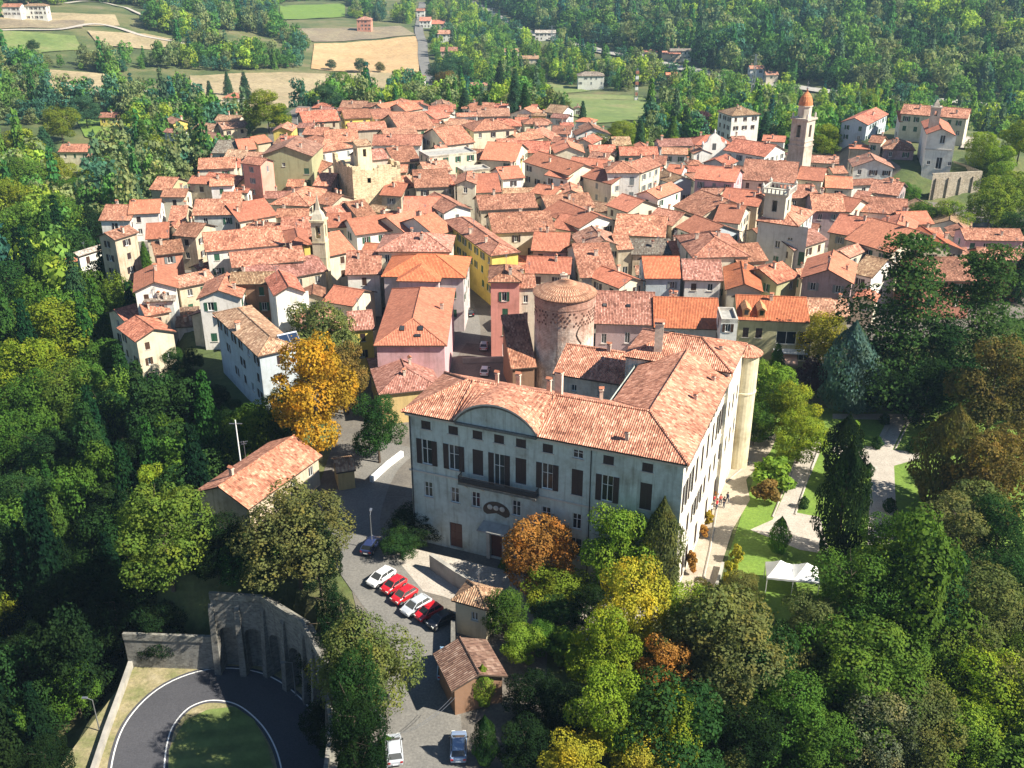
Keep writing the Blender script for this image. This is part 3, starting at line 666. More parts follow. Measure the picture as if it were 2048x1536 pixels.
# balcony with bowed slab, consoles and iron railing
bal = MB(); bal.box(7.4, 17.4, -.75, .48, 10.35, 10.58); bo = ob('balcony', bal.mesh('balcony', ['flat_stone_wall']), pal)
mb = MB()
for u in (8, 10.2, 13.9, 16.8): mb.face([(u - .15, .48, 9.4), (u + .15, .48, 9.4), (u + .15, -.6, 10.33), (u - .15, -.6, 10.33)]); mb.face([(u - .15, .48, 9.4), (u - .15, -.6, 10.33), (u - .15, .48, 10.33)]); mb.face([(u + .15, .48, 9.4), (u + .15, .48, 10.33), (u + .15, -.6, 10.33)])
ob('console', mb.mesh('console', ['trim']), bo)
mb = MB(); mb.box(7.42, 17.38, -.72, -.66, 11.5, 11.57)
for k in range(100): u = 7.45 + k * .1; mb.box(u - .028, u + .028, -.71, -.67, 10.585, 11.5)
for u in (7.45, 17.33):
    mb.box(u - .03, u + .03, -.66, .45, 11.5, 11.56)
    for k in range(11): mb.box(u - .012, u + .012, -.6 + k * .1, -.58 + k * .1, 10.585, 11.5)
ob('railing', mb.mesh('railing', ['iron']), bo)
# roofs: front wing hip, right wing, both sharing eaves at 18.5
PRC = (.56, .245, .155)
E_ = 18.55; W2 = 12.2; k = W2 / 2; rr = E_ + PS * k
rb = MB(); x0, x1, y0, yN = -.15, PW + .15, -.15, 25.2
a = (x0 + k, y0 + k, rr); c = (x1 - k, y0 + k, rr); d = (x1 - k, yN, rr); xi = x1 - W2; yi = y0 + W2
polys = [[(x0, y0, E_), (x1, y0, E_), c, a], [(x0, yi, E_), (x0, y0, E_), a], [(xi, yi, E_), (x0, yi, E_), a, c], [(x1, y0, E_), (x1, yN, E_), d, c], [(xi, yN, E_), (xi, yi, E_), c, d]]
# cut the arch out of the front slope: slope split at the pediment
A0, A1 = 6.75, 17.25
def onf(x, y): return (x, y, E_ + PS * (y - y0))
front = [[(x0, y0, E_), (A0, y0, E_), onf(A0, y0 + k), a], [(A1, y0, E_), (x1, y0, E_), c, onf(A1, y0 + k)]]
polys = front + polys[1:]
for f in polys: rb.face(f, 0); rb.face([(p[0], p[1], p[2] - .22) for p in f][::-1], 1)
for p, q in (((x0, y0), (A0, y0)), ((A1, y0), (x1, y0)), ((x1, y0), (x1, yN)), ((x0, yi), (x0, y0)), ((xi, yi), (x0, yi)), ((xi, yN), (xi, yi))):
    rb.face([(*p, E_ - .22), (*q, E_ - .22), (*q, E_), (*p, E_)], 1)
# the curved saddle roof behind the pediment: each strip runs from the arch back to the main ridge plane
top = rr
for i in range(20):
    u0, u1 = ua[i], ua[i + 1]; z0_, z1_ = arc(u0) + .25, arc(u1) + .25
    y0b = y0 + k; f0 = (u0, -.1, z0_); f1 = (u1, -.1, z1_); b0 = (u0, y0b, max(rr, z0_)); b1 = (u1, y0b, max(rr, z1_))
    rb.face([f0, f1, b1, b0], 0); rb.face([(u0, -.1, z0_ - .2), (u0, -.1, z0_), (u0, .4, z0_), (u0, .4, z0_ - .2)], 1)
    rb.face([(u0, -.1, z0_ - .22), (u1, -.1, z1_ - .22), f1, f0], 2)
    rb.face([(u0, y0b, rr - .2), (u1, y0b, rr - .2), (u1, y0b + .5, rr - .2 ), (u0, y0b + .5, rr - .2)], 0)
for p, q in ((a, c), ((x0, y0, E_), a), ((x1, y0, E_), c), (c, d), ((x0, yi, E_), a), ((xi, yi, E_), c)): rb.tube(p, q, .17, n=6)
for s_ in (0, 20): u0 = ua[s_]; rb.tube((u0, -.1, arc(u0) + .3), (u0, y0 + k, rr + .1), .13, n=5, mi=0)
ro = ob('roof', rb.mesh('roof', ['roof_tiles', 'dark_timber', 'trim']), pal, color=PRC)
for x, y, z, m, rz in ((11.5, 8.6, 20.6, 0, 0), (17.2, 7.3, 20.7, 3, 0), (15.2, 9.4, 20.2, 0, 0), (8.5, 9.0, 20.3, 1, 0), (21.8, 9.5, 20.2, 1, .4), (27.3, 1.6, 19.4, 1, 0), (32.2, 14.0, 19.4, 1, 0), (33.0, 20.8, 19.0, 1, 0)):
    ob('chimney', chimney_mesh(m), ro, (x, y, z), rz)
# rear block, slightly higher, with its own hip and a tall white chimney
def block(root, x0, x1, y0, y1, ze, wc, rc, s=.4, hip=True, ty=None, wmat='old_plaster', wins=(), zb=-2.5, ov=.4):
    mb = MB()
    for si, (O, e, W, inn, rz) in enumerate((((x0 + ov, y0 + ov, 0), (1, 0, 0), x1 - x0 - 2 * ov, (0, 1, 0), 0), ((x1 - ov, y0 + ov, 0), (0, 1, 0), y1 - y0 - 2 * ov, (-1, 0, 0), R(90)), ((x1 - ov, y1 - ov, 0), (-1, 0, 0), x1 - x0 - 2 * ov, (0, -1, 0), R(180)), ((x0 + ov, y1 - ov, 0), (0, -1, 0), y1 - y0 - 2 * ov, (1, 0, 0), R(-90)))):
        op = [q for q in wins if q[0] == si]; panel(mb, O, e, W, zb, ze - .05, [q[1:5] for q in op], inn)
        for q in op: put_window(root, (O[0] + e[0] * (q[1] + q[2]) / 2, O[1] + e[1] * (q[1] + q[2]) / 2, q[3]), rz, q[2] - q[1], q[4] - q[3], 1, q[5], q[6])
    L, D = x1 - x0, y1 - y0; ty = ty or 'H'; polys, ridges, zr = roofshape(ty, L, D, ze, s)
    ox = (x0 + x1) / 2; sh = lambda p: (p[0] + ox, p[1] + y0, p[2])
    if ty == 'L':
        ap = ze - .25 + s * D / 2
        for x in (x0 + ov, x1 - ov): f = [(x, y0 + ov, ze - .05), (x, y1 - ov, ze - .05), (x, (y0 + y1) / 2, ap)]; mb.face(f if x > ox else f[::-1])
    ob('wall', mb.mesh('wall', [wmat]), root, color=wc)
    rb = MB(); solid_roof(rb, [[sh(p) for p in f] for f in polys])
    for a, b in ridges: rb.tube(sh(a), sh(b), .15, n=6)
    return ob('roof', rb.mesh('roof', ['roof_tiles', 'dark_timber']), root, color=rc)
rwins = [(1, 2.2 + 2.9 * i - .5, 2.2 + 2.9 * i + .5, z, z + 2.2, 'closed', 'dark') for i in range(3) for z in (12, 6.8)]
ro = block(pal, 20.3, 34.9, 23.6, 34.0, 19.5, pl, PRC, wins=rwins); ob('chimney', chimney_mesh(3), ro, (24.6, 25.6, 20.6), .2).scale = (1.3, 1.3, 1.3)
ob('chimney', chimney_mesh(1), ro, (32.4, 28.0, 20.2), .2)
ro = block(pal, 8.6, 21.4, 29.2, 41.0, 12.6, pl, PRC, ty='L', wins=[(0, 2.4, 3.2, 10.2, 11.2, 'none', 'dark'), (0, 6.4, 7.2, 10.2, 11.2, 'none', 'dark')]); ob('chimney', chimney_mesh(0), ro, (15.2, 35, 14.9)); ob('chimney', chimney_mesh(1), ro, (18.0, 36.5, 14.2))
# corner turret on the garden side
mb = MB(); tx, ty_ = 34.9, 35.3; mb.lathe([(1.65, -1), (1.65, 11.8), (1.75, 11.9), (1.75, 12.1), (1.65, 12.2), (1.65, 17.7), (0, 17.7)], 24, tx, ty_)
tu = ob('turret', mb.mesh('turret', ['old_plaster']), pal, color=(.66, .58, .40))
mb = MB(); mb.lathe([(2.05, 17.65), (2.1, 17.8), (1.2, 18.4), (0, 18.9)], 24, tx, ty_); mb.lathe([(2.05, 17.65), (1.6, 17.6)], 24, tx, ty_, 1); ob('roof', mb.mesh('roof', ['roof_tiles', 'dark_timber']), tu, color=PRC)
# ---------------------------------------------------------------- the round brick tower
TWX, TWY, TR = 8.7, 155.2, 4.95
tw = thing('round_tower', 'massive round medieval brick tower with a tiled conical cap behind the palace', 'tower', (TWX, TWY, 0))
m, N, L, o = newmat('tower_brick'); b = N('ShaderNodeBsdfPrincipled'); b.inputs['Roughness'].default_value = .95
tc = N('ShaderNodeTexCoord').outputs['Object']; sx = N('ShaderNodeSeparateXYZ'); L(tc, sx.inputs[0])
big = noise(N, L, tc, .22, 5, .7); mid = noise(N, L, tc, 1.1, 4, .7)
mp = N('ShaderNodeMapping'); mp.inputs['Scale'].default_value = (1.6, 1.6, .18); L(tc, mp.inputs[0]); st = noise(N, L, mp.outputs[0], 1, 4, .6)
hgt = mathn(N, L, 'ADD', mathn(N, L, 'DIVIDE', sx.outputs[2], 16.5), mathn(N, L, 'MULTIPLY', mathn(N, L, 'SUBTRACT', big, .5), 1.1))
c = ramp(N, L, hgt, [(.40, (.72, .63, .54)), (.58, (.64, .49, .40)), (.74, (.52, .34, .26)), (1, (.42, .23, .17))])
uvn = N('ShaderNodeUVMap').outputs[0]; br = N('ShaderNodeTexBrick'); mp2 = N('ShaderNodeMapping'); L(tc, mp2.inputs[0])
wv = N('ShaderNodeTexWave', bands_direction='Z'); wv.inputs['Scale'].default_value = 1.1; wv.inputs['Distortion'].default_value = 2.5; wv.inputs['Detail Scale'].default_value = 3; L(tc, wv.inputs[0])
c = mixc(N, L, .9, c, mixc(N, L, 1.0, c, ramp(N, L, mid, [(.3, (.6, .52, .48)), (.5, (1, 1, 1)), (.72, (1.35, 1.4, 1.4))]), 'MULTIPLY'))
c = mixc(N, L, .7, c, mixc(N, L, 1.0, c, ramp(N, L, st, [(.32, (.6, .52, .5)), (.5, (1.02, 1, 1))]), 'MULTIPLY'))
c = mixc(N, L, .25, c, mixc(N, L, 1.0, c, wv.outputs[0], 'MULTIPLY'))
L(c, b.inputs['Base Color']); L(bump(N, L, mid, .12), b.inputs['Normal']); L(b.outputs[0], o.inputs[0])
mb = MB(); mb.lathe([(TR + .35, -2), (TR + .1, 3), (TR, 8), (TR - .02, 14.6), (TR + .08, 14.75), (TR + .08, 16.2), (0, 16.2)], 48); ob('wall', mb.mesh('wall', ['tower_brick']), tw)
# pendant corbel niches below the eaves: dark blocks with the recess shade put in their colour
nb = MB(); nb.box(-.11, .11, -.05, .06, 0, .3); simple('niche_shade', (.15, .07, .05), .95, var=.4, scale=3); nme = nb.mesh('brick', ['niche_shade'])
for k in range(44):
    for row in range(5):
        if rnd.random() < .35: continue
        a_ = 2 * math.pi * (k + .5 * (row % 2)) / 44
        if math.sin(a_) > .3: continue
        o_ = ob('brick', nme, tw, (math.cos(a_) * (TR + .02), math.sin(a_) * (TR + .02), 12.0 + row * .5 + rnd.uniform(-.08, .08)), a_ + R(90))
mb = MB(); mb.lathe([(TR + .3, 16.25), (TR + .36, 16.42), (TR * .55, 17.5), (.7, 18.4), (0, 18.6)], 48); mb.lathe([(TR + .35, 16.25), (TR - .2, 16.15)], 48, mi=1)
o_ = ob('roof', mb.mesh('roof', ['roof_tiles', 'dark_timber']), tw, color=(.40, .20, .12))
mb = MB(); mb.box(-.5, .5, -.35, .35, 0, 1.1); mb.box(-.6, .6, -.45, .45, 1.1, 1.2); mb.box(-.3, .2, -.2, .2, 1.2, 1.5); ob('chimney', mb.mesh('chimney', ['chimney_render']), o_, (-.2, .8, 17.9))
mb = MB(); pv = None
for i in range(15):
    z = 1.5 + i * .75; a_ = R(-72) + .12 * math.sin(i * .9) + (0.18 if i > 9 else 0); p = (math.cos(a_) * (TR + .03 + (.25 if z < 3 else 0) * 1), math.sin(a_) * (TR + .03), z)
    if pv: mb.tube(pv, p, .09, n=5)
    pv = p
ob('crack', mb.mesh('crack', ['dark_timber']), tw)

# ---------------------------------------------------------------- landmarks
def at_y(px, py, y):
    """point seen at a pixel on the vertical plane at distance y"""
    v = -(py - 768) / FOC; u = (px - 1024) / FOC; dy = CP + v * SP; dz = -SP + v * CP; t = y / dy; return Vector((u * t, y, CAMZ + dz * t))
# great bell tower
ct = thing('bell_tower', 'tall square bell tower with arched belfry and small orange dome above the roofs', 'tower', (81.7, 285, 0), R(-44))
hw = 2.45
def hollow(mb, hw, z0, z1, ow, oz0, oz1, mi=0):
    for q in range(4):
        a_ = q * R(90); e = (math.cos(a_), math.sin(a_), 0); n_ = (-math.sin(a_), math.cos(a_), 0)
        O = (-hw * e[0] - hw * n_[0], -hw * e[1] - hw * n_[1], 0)
        panel(mb, O, e, 2 * hw, z0, z1, [(hw - ow / 2, hw + ow / 2, oz0, oz1)] if ow else [], n_, .5, mi)
mb = MB(); hollow(mb, hw, -1, 13.6, 0, 0, 0); mb.box(-hw - .15, hw + .15, -hw - .15, hw + .15, 13.6, 14.0); mb.box(-hw - .1, hw + .1, -hw - .1, hw + .1, 15.0, 15.25); hollow(mb, hw - .12, 14.0, 15.0, 0, 0, 0); hollow(mb, hw - .1, 15.25, 20.9, 1.3, 16.2, 19.6); mb.box(-hw - .3, hw + .3, -hw - .3, hw + .3, 20.9, 21.4); mb.box(-hw + .5, hw - .5, -hw + .5, hw - .5, 14.0, 15.3)
ob('wall', mb.mesh('wall', ['old_plaster']), ct, color=(.52, .46, .38))
mb = MB(); mb.lathe([(1.85, 21.4), (1.85, 24.4), (2.1, 24.5), (2.1, 24.75), (0, 24.75)], 8, a0=R(22.5), a1=R(382.5)); ob('lantern', mb.mesh('lantern', ['old_plaster']), ct, color=(.56, .50, .42))
mb = MB(); mb.lathe([(1.95, 24.75), (1.85, 25.8), (1.4, 27.1), (.7, 28.0), (.25, 28.4), (.2, 28.9), (0, 29)], 16); o_ = ob('dome', mb.mesh('dome', ['roof_tiles_new']), ct, color=(.60, .21, .08))
mb = MB(); mb.lathe([(0, 28.9), (.28, 29.1), (.28, 29.4), (0, 29.6)], 8); mb.tube((0, 0, 29.5), (0, 0, 31.2), .06, n=5); mb.tube((-.4, 0, 30.6), (.4, 0, 30.6), .06, n=5); ob('cross', mb.mesh('cross', ['steel']), o_)
mb = MB(); mb.lathe([(0, 18.6), (.3, 18.5), (.45, 17.8), (.7, 17.2), (.65, 17.15)], 12); mb.tube((-2.2, 0, 18.7), (2.2, 0, 18.7), .08, n=5); ob('bell', mb.mesh('bell', ['iron']), ct)
mb = MB(); mb.lathe([(.35, 21.4), (.3, 22.4), (0, 23.0)], 6); pm = mb.mesh('pinnacle', ['trim'])
for x in (-1, 1):
    for y in (-1, 1): ob('pinnacle', pm, ct, (x * 2.2, y * 2.2, 0))
# small bell tower
p = at(640, 512, 9.0); st_ = thing('small_bell_tower', 'slim cream bell tower with tapering stone spire among the roofs', 'tower', (p[0], p[1] + 1.6, 0), R(-5))
mb = MB(); h2 = 1.35; hollow(mb, h2, -1, 11.60, 0, 0, 0); mb.box(-h2 - .1, h2 + .1, -h2 - .1, h2 + .1, 11.60, 11.85); hollow(mb, h2 - .05, 11.85, 16.00, 1.0, 12.60, 15.20); mb.box(-h2 - .25, h2 + .25, -h2 - .25, h2 + .25, 16.00, 16.40)
mb.box(-h2 - .03, h2 + .03, -h2 - .03, h2 + .03, 8.40, 8.60); ob('wall', mb.mesh('wall', ['old_plaster']), st_, color=(.60, .52, .36))
mb = MB(); mb.lathe([(h2 * 1.25, 16.40), (h2 * .95, 17.50), (.62, 18.30), (.45, 19.20), (0, 21.70)], 4, a0=R(45), a1=R(405)); ob('spire', mb.mesh('spire', ['old_plaster']), st_, color=(.52, .47, .37))
mb = MB(); mb.lathe([(0, 14.60), (.2, 14.50), (.32, 14.00), (.45, 13.60)], 10); ob('bell', mb.mesh('bell', ['iron']), st_)
# ruined square tower with a turret
A_ = Vector(at(704, 336, 14)); B_ = Vector(at(800, 326, 14)); e = (B_ - A_).normalized(); Lr = (B_ - A_).length
rt = thing('ruined_tower', 'broad ruined cream stone tower with broken top standing above the roofs', 'tower', ((A_ + B_) / 2 - Vector((0, 0, 14)))[:], math.atan2(e.y, e.x))
mb = MB(); Dr = 17
panel(mb, (-Lr / 2, 0, 0), (1, 0, 0), Lr, -1, 12.5, [(3.9, 4.9, 9.6, 11.0)], (0, 1, 0), .5); panel(mb, (Lr / 2, 0, 0), (0, 1, 0), Dr, -1, 12.5, [], (-1, 0, 0)); panel(mb, (Lr / 2, Dr, 0), (-1, 0, 0), Lr, -1, 12.5, [], (0, -1, 0)); panel(mb, (-Lr / 2, Dr, 0), (0, -1, 0), Dr, -1, 12.5, [(4, 5, 6, 8), (10, 11, 6, 8)], (1, 0, 0))
rr_ = random.Random(4)
def ragged(O, e_, W, n_, th=.9):
    k = int(W / 1.1)
    for i in range(k):
        a0, a1 = W * i / k, W * (i + 1) / k; h = 13.2 + rr_.uniform(-.5, .9) + (1.2 if i < 2 else 0)
        P = [Vector(O) + Vector(e_) * u + Vector(n_) * v for u, v in ((a0, 0), (a1, 0), (a1, th), (a0, th))]
        for j in range(4): mb.face([(P[j].x, P[j].y, 12.5), (P[(j + 1) % 4].x, P[(j + 1) % 4].y, 12.5), (P[(j + 1) % 4].x, P[(j + 1) % 4].y, h), (P[j].x, P[j].y, h)])
        mb.face([(q.x, q.y, h) for q in P])
ragged((-Lr / 2, 0, 0), (1, 0, 0), Lr, (0, 1, 0)); ragged((Lr / 2, 0, 0), (0, 1, 0), Dr, (-1, 0, 0)); ragged((-Lr / 2, Dr, 0), (0, -1, 0), Dr, (1, 0, 0))
mb.face([(-Lr / 2, 0, 12.2), (Lr / 2, 0, 12.2), (Lr / 2, Dr, 12.2), (-Lr / 2, Dr, 12.2)]); ob('wall', mb.mesh('wall', ['rough_stone']), rt, color=(.60, .52, .36))
P_ = at(721, 330, 13.5)
t2 = ob('turret', None, rt, (-Lr / 2 + 4.6, 5.0, -2.2)); mb = MB(); hw2 = 1.9; hollow(mb, hw2, 12, 21.0, .9, 18.0, 20.0); t2m = ob('wall', mb.mesh('wall', ['old_plaster']), t2, color=(.66, .58, .40))
mb = MB(); mb.face([(-2.1, -2.1, 20.9), (2.1, -2.1, 20.9), (2.1, 2.1, 21.8), (-2.1, 2.1, 21.8)]); mb.face([(-2.1, -2.1, 20.7), (-2.1, 2.1, 21.6), (2.1, 2.1, 21.6), (2.1, -2.1, 20.7)]); ob('roof', mb.mesh('roof', ['roof_tiles']), t2, color=ROOF['tan'])
ro = block(rt, Lr / 2 - 9.5, Lr / 2 - 1, 5, 14, 14.3, (.5, .42, .36), ROOF['pinkbrown'], ty='L', zb=12.2)
# hilltop church
def W2_(spec, **k): return house(*spec, **k)
hc, L, D, H, zr = house(1853, 268, 1912, 271, -20, 'G', 16.8, 'white', 'orange', 'pale-fronted hilltop church with sunlit side and small bell turret', cat='church', chim=0, win={0: [(3.4, 4.8, 7.3, 9.6, 'none'), (3.4, 5.0, .1, 3.4, 'none'), (1.0, 1.9, 1.2, 2.3, 'none'), (6.6, 7.5, 1.2, 2.3, 'none')], 'auto': False}, name='church', s=.45)
mb = MB(); mb.box(-L / 2 + .3, L / 2 - .3, .3, .449, H * .55, H * .55 + .35); ob('cornice', mb.mesh('cornice', ['trim']), hc)
mb = MB(); hollow(mb, 1.25, H - 1, H + 6.2, .8, H + 4, H + 5.4); mb.box(-1.45, 1.45, -1.45, 1.45, H + 6.2, H + 6.5); mb.lathe([(1.2, H + 6.5), (.9, H + 7.4), (0, H + 8.6)], 4, a0=R(45), a1=R(405))
ob('bell_turret', mb.mesh('bell_turret', ['old_plaster']), hc, (-1.6, 7.5, 0), color=(.5, .45, .38))
mb = MB(); a = Vector(at(1866, 351, 7)); b_ = Vector(at(1965, 346, 7)); mb2 = MB()
hwll = thing('retaining_wall', 'grey stone retaining wall propping the terrace below the hilltop church', 'wall', (a.x, a.y, 0), math.atan2((b_ - a).y, (b_ - a).x)); Lw = (b_ - a).length
panel(mb, (0, 0, 0), (1, 0, 0), Lw, -9, 7.1, [], (0, 1, 0)); mb.box(0, Lw, 0, .6, 7.1, 7.5); mb.face([(Lw, 0, -9), (Lw, 14, -9), (Lw, 14, 7.5), (Lw, 0, 7.5)])
for k in range(4): mb.box(1 + k * Lw / 4, 1.7 + k * Lw / 4, -.4, -.003, -9, 6.2)
ob('wall', mb.mesh('wall', ['rough_stone']), hwll, color=(.40, .37, .31))
# Baroque gable front beyond the nave
p = Vector(at(1425, 335, 2)); gf = thing('church', 'tall white curved Baroque church front with finials above the roofs', 'church', (p.x, p.y, 0), R(8))
mb = MB(); pr_ = [(-4.6, 0), (4.6, 0), (4.6, 6.5), (3.8, 7.2), (3.4, 9.2), (2.2, 10.0), (1.7, 11.4), (0, 12.6), (-1.7, 11.4), (-2.2, 10.0), (-3.4, 9.2), (-3.8, 7.2), (-4.6, 6.5)]
for y, fl in ((0, 0), (.8, 1)):
    f = [(x, y, z) for x, z in pr_]; c0 = (0, y, 5)
    for i in range(len(f)): t_ = [c0, f[i], f[(i + 1) % len(f)]]; mb.face(t_[::-1] if fl else t_)
for i in range(len(pr_)): (x0, z0), (x1, z1) = pr_[i], pr_[(i + 1) % len(pr_)]; mb.face([(x0, 0, z0), (x0, .8, z0), (x1, .8, z1), (x1, 0, z1)])
for x, z in ((0, 12.5), (-3.6, 9.0), (3.6, 9.0)): mb.lathe([(.3, z), (.35, z + .5), (0, z + 1.3)], 8, x, .4)
ob('wall', mb.mesh('wall', ['plaster']), gf, color=(.74, .72, .68)); mb = MB(); mb.box(-.6, .6, -.03, .02, 7.4, 9.4); ob('window', mb.mesh('window', ['window_glass']), gf)
# ---------------------------------------------------------------- named houses
h = house
hs = h(747, 691, 894, 691, -27, 'H', 10, 'rose', 'orange', 'pink house with bright orange hip roof and two skylights beside the lane', D=27, win={0: [], 'auto': True}, chim=1)
def skylight(root, x, y, z, s=.4, wd=.8, hh=1.1):
    mb = MB(); t = math.atan(s); M = Matrix.Translation((x, y, z + .12)) @ Matrix.Rotation(t, 4, 'X')
    mb.box(-wd / 2, wd / 2, -hh / 2, hh / 2, -.1, .06, 0, M); mb.box(-wd / 2 + .1, wd / 2 - .1, -hh / 2 + .1, hh / 2 - .1, .061, .075, 1, M)
    return ob('skylight', mb.mesh('skylight', ['iron', 'window_glass']), root)
for x in (-1.6, 1.4): skylight(hs[0], x, 3.6, hs[4](x, 3.6))
skylight(hs[0], 1.0, 2.0, hs[4](1, 2.0), wd=1, hh=.6)
hs = h(762, 553, 931, 556, 46, 'H', 11, 'lilac', 'bright', 'large lilac-grey house with bright orange roof at the lane corner', win={0: [(2, 3.2, 6.8, 8.2, 'closed'), (12.5, 13.6, 6.8, 8.2, 'closed'), (2, 3.2, 3, 4.5, 'open'), (12.5, 13.6, 3, 4.5, 'closed')], 'auto': True})
r_ = hs[0]; mb = MB(); hw_, dp = 3.7, 2.0
panel(mb, (-hw_ - .6, -dp, 0), (1, 0, 0), 2 * hw_, -1, hs[3] - .1, [(1.7, 2.5, 8.3, 9.1), (4.9, 5.7, 8.3, 9.1), (1.7, 2.7, 5.4, 6.6), (4.7, 5.7, 5.4, 6.6)], (0, 1, 0)); panel(mb, (hw_ - .6, -dp, 0), (0, 1, 0), dp, -1, hs[3] - .1, [], (-1, 0, 0)); panel(mb, (-hw_ - .6, .6, 0), (0, -1, 0), dp + .6, -1, hs[3] - .1, [], (1, 0, 0))
bay = ob('projecting_bay', mb.mesh('projecting_bay', ['plaster']), r_, color=WALL['lilac'])
rb = MB(); P_, Rg, _ = roofshape('H', 2 * hw_ + .8, 10, hs[3] + .02, .4); sh = lambda p: (p[0] - .6, p[1] - dp - .4, p[2]); solid_roof(rb, [[sh(p) for p in f] for f in P_]); ob('roof', rb.mesh('roof', ['roof_tiles_new', 'dark_timber']), bay, color=ROOF['bright'])
for u, z, w_, hh in ((-2.2, 8.3, .8, .8), (1.0, 8.3, .8, .8), (-2.1, 5.4, 1, 1.2), (.9, 5.4, 1, 1.2)): put_window(bay, (u, -dp, z), 0, w_, hh, 0, 'none', 'dark')
hs = h(976, 564, 1044, 564, -9, 'H', 14.5, 'pink', 'salmon', 'narrow tall pink corner house with dark green shutters at the lane', D=9, win={0: [(1.9, 2.8, 10.8, 12.5, 'open'), (2.0, 3.0, 7.6, 9.4, 'closed'), (2.0, 3.0, 4.3, 6.1, 'closed'), (2.0, 3.2, 0.2, 2.8, 'none')], 'auto': False}, shc='green', chim=1)
h(1034, 577, 1073, 576, -7, 'L', 13, 'cream', 'salmon', 'narrow cream house squeezed between the pink corner house and the round tower', win={0: [(.9, 1.7, 10.2, 11.6, 'none'), (.9, 1.7, 6.4, 8.4, 'none')]}, chim=1, D=7)
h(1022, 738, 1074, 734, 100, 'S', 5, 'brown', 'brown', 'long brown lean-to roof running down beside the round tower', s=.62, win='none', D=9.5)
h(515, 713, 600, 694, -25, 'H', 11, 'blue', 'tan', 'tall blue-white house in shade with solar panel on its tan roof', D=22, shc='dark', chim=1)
sp = HOUSES[-1][3]; mb = MB(); Mx = Matrix.Translation((1.2, 2.4, 0)) @ Matrix.Rotation(R(32), 4, 'X')
zz = 11 - T(-38, 143); zz = zz + .75
Mx = Matrix.Translation((2.6, 2.2, zz)) @ Matrix.Rotation(R(38), 4, 'X')
mb.box(-1.6, 1.6, -1, 1, 0, .08, 0, Mx); mb.box(-1.5, -.05, -.9, .9, .081, .1, 1, Mx); mb.box(.05, 1.5, -.9, .9, .081, .1, 1, Mx); mb.tube((1.0, 3.2, zz + .5), (4.2, 3.2, zz + .5), .28, n=10)
for x in (1.3, 3.9): mb.tube((x, 3.0, zz - .5), (x, 3.0, zz + .6), .04, n=5)
ob('solar_panel', mb.mesh('solar_panel', ['steel', 'solar_glass']), sp)
h(385, 985, 497, 1019, -13, 'G', 4.6, 'beige', 'salmon', 'long low roadside house with big salmon tiled roof near the hairpin bend', D=15.5, s=.46, wmat='old_plaster', shc='grey', chim=1, win={0: [(7.4, 8.4, 1.5, 3.2, 'none')], 'auto': True})
h(902, 1200, 975, 1220, -5, 'P', 4.6, 'beige', 'tan', 'little gatehouse with brown tiled cap at the palace forecourt gate', D=4.0, cat='gatehouse', s=.55, chim=0, win={0: [(1.9, 2.7, 2.4, 3.5, 'none')], 'auto': False})
h(903, 1383, 1016, 1352, -5, 'G', 3.6, 'brown', 'dark', 'low brown tiled shed with sagging roof south of the gatehouse', D=6.0, cat='shed', win='none', chim=0)
h(672, 946, 712, 940, -4, 'L', 3, 'ochre', 'tan', 'small tan-roofed lean-to shed on the street edge by the golden tree', D=4.4, cat='shed', win='none', chim=0)
h(757, 790, 884, 776, 70, 'H', 5.5, 'ochre', 'pinkbrown', 'ochre cottage with broad pinkish brown hip roof in front of the pink house', chim=2)
h(1187, 647, 1312, 651, 66, 'L', 9, 'mauve', 'pinkbrown', 'long mauve house with pinkish roof and two skylights right of the round tower', s=.42, chim=0, win={0: [(1.0, 1.9, 5.2, 7.0, 'none'), (5.0, 5.9, 5.4, 7.4, 'none'), (8.8, 9.6, 5.6, 7, 'closed')], 'auto': False})
for x in (-3.5, .6): skylight(HOUSES[-1][3], x, 4.2, 9 + .42 * 4.2, .42, .7, .7)
h(1308, 655, 1442, 659, 62, 'L', 9, 'grey', 'bright', 'grey-walled row house under bright orange roof right of the pinkish long roof', s=.42, chim=2)
h(1440, 640, 1480, 641, -7, 'F', 12.2, 'white', 'pale', 'narrow white terraced stair tower between the two bright orange roofs', D=6, chim=0)
hs = h(1474, 639, 1620, 645, 50, 'L', 9, 'olive', 'bright', 'olive-walled house with orange roof, dormers, glazed veranda and awning', s=.42, chim=1, win={0: [(.8, 1.8, 5.6, 7.4, 'closed'), (3.0, 4.1, 5.6, 7.4, 'closed'), (6.6, 10.0, 4.6, 7.0, 'none'), (10.4, 12.6, 4.6, 7.0, 'none'), (10.8, 12.6, 1.6, 4, 'none')], 'auto': False}, shc='dark')
r_, L, D, H, zr = hs
for x in (-4.6, -2.0):
    mb = MB(); z = zr(x, 1.0); mb.box(-.6, .6, .6, 3.0, z - .3, z + 1.3, 0); mb.box(-.35, .35, .56, .599, z + .3, z + 1.15, 2); mb.face([(-.85, .3, z + 1.2), (0, .3, z + 1.75), (0, 4.6, z + 1.75), (-.85, 3.4, z + 1.2)][::-1], 1); mb.face([(.85, .3, z + 1.2), (.85, 3.4, z + 1.2), (0, 4.6, z + 1.75), (0, .3, z + 1.75)][::-1], 1); mb.face([(-.6, .59, z + 1.3), (.6, .59, z + 1.3), (0, .59, z + 1.68)])
    ob('dormer', mb.mesh('dormer', ['plaster', 'roof_tiles_new', 'window_glass']), r_, (x, 0, 0), color=(.6, .28, .12))
mb = MB(); mb.box(.6, 6.2, -1.6, .44, 3.6, 3.75); mb.box(.6, 6.2, -1.62, -1.55, 4.5, 4.58)
for k in range(12): x = .65 + k * .5; mb.box(x, x + .05, -1.6, -1.55, 3.75, 4.5)
ob('balcony', mb.mesh('balcony', ['white_paint']), r_)
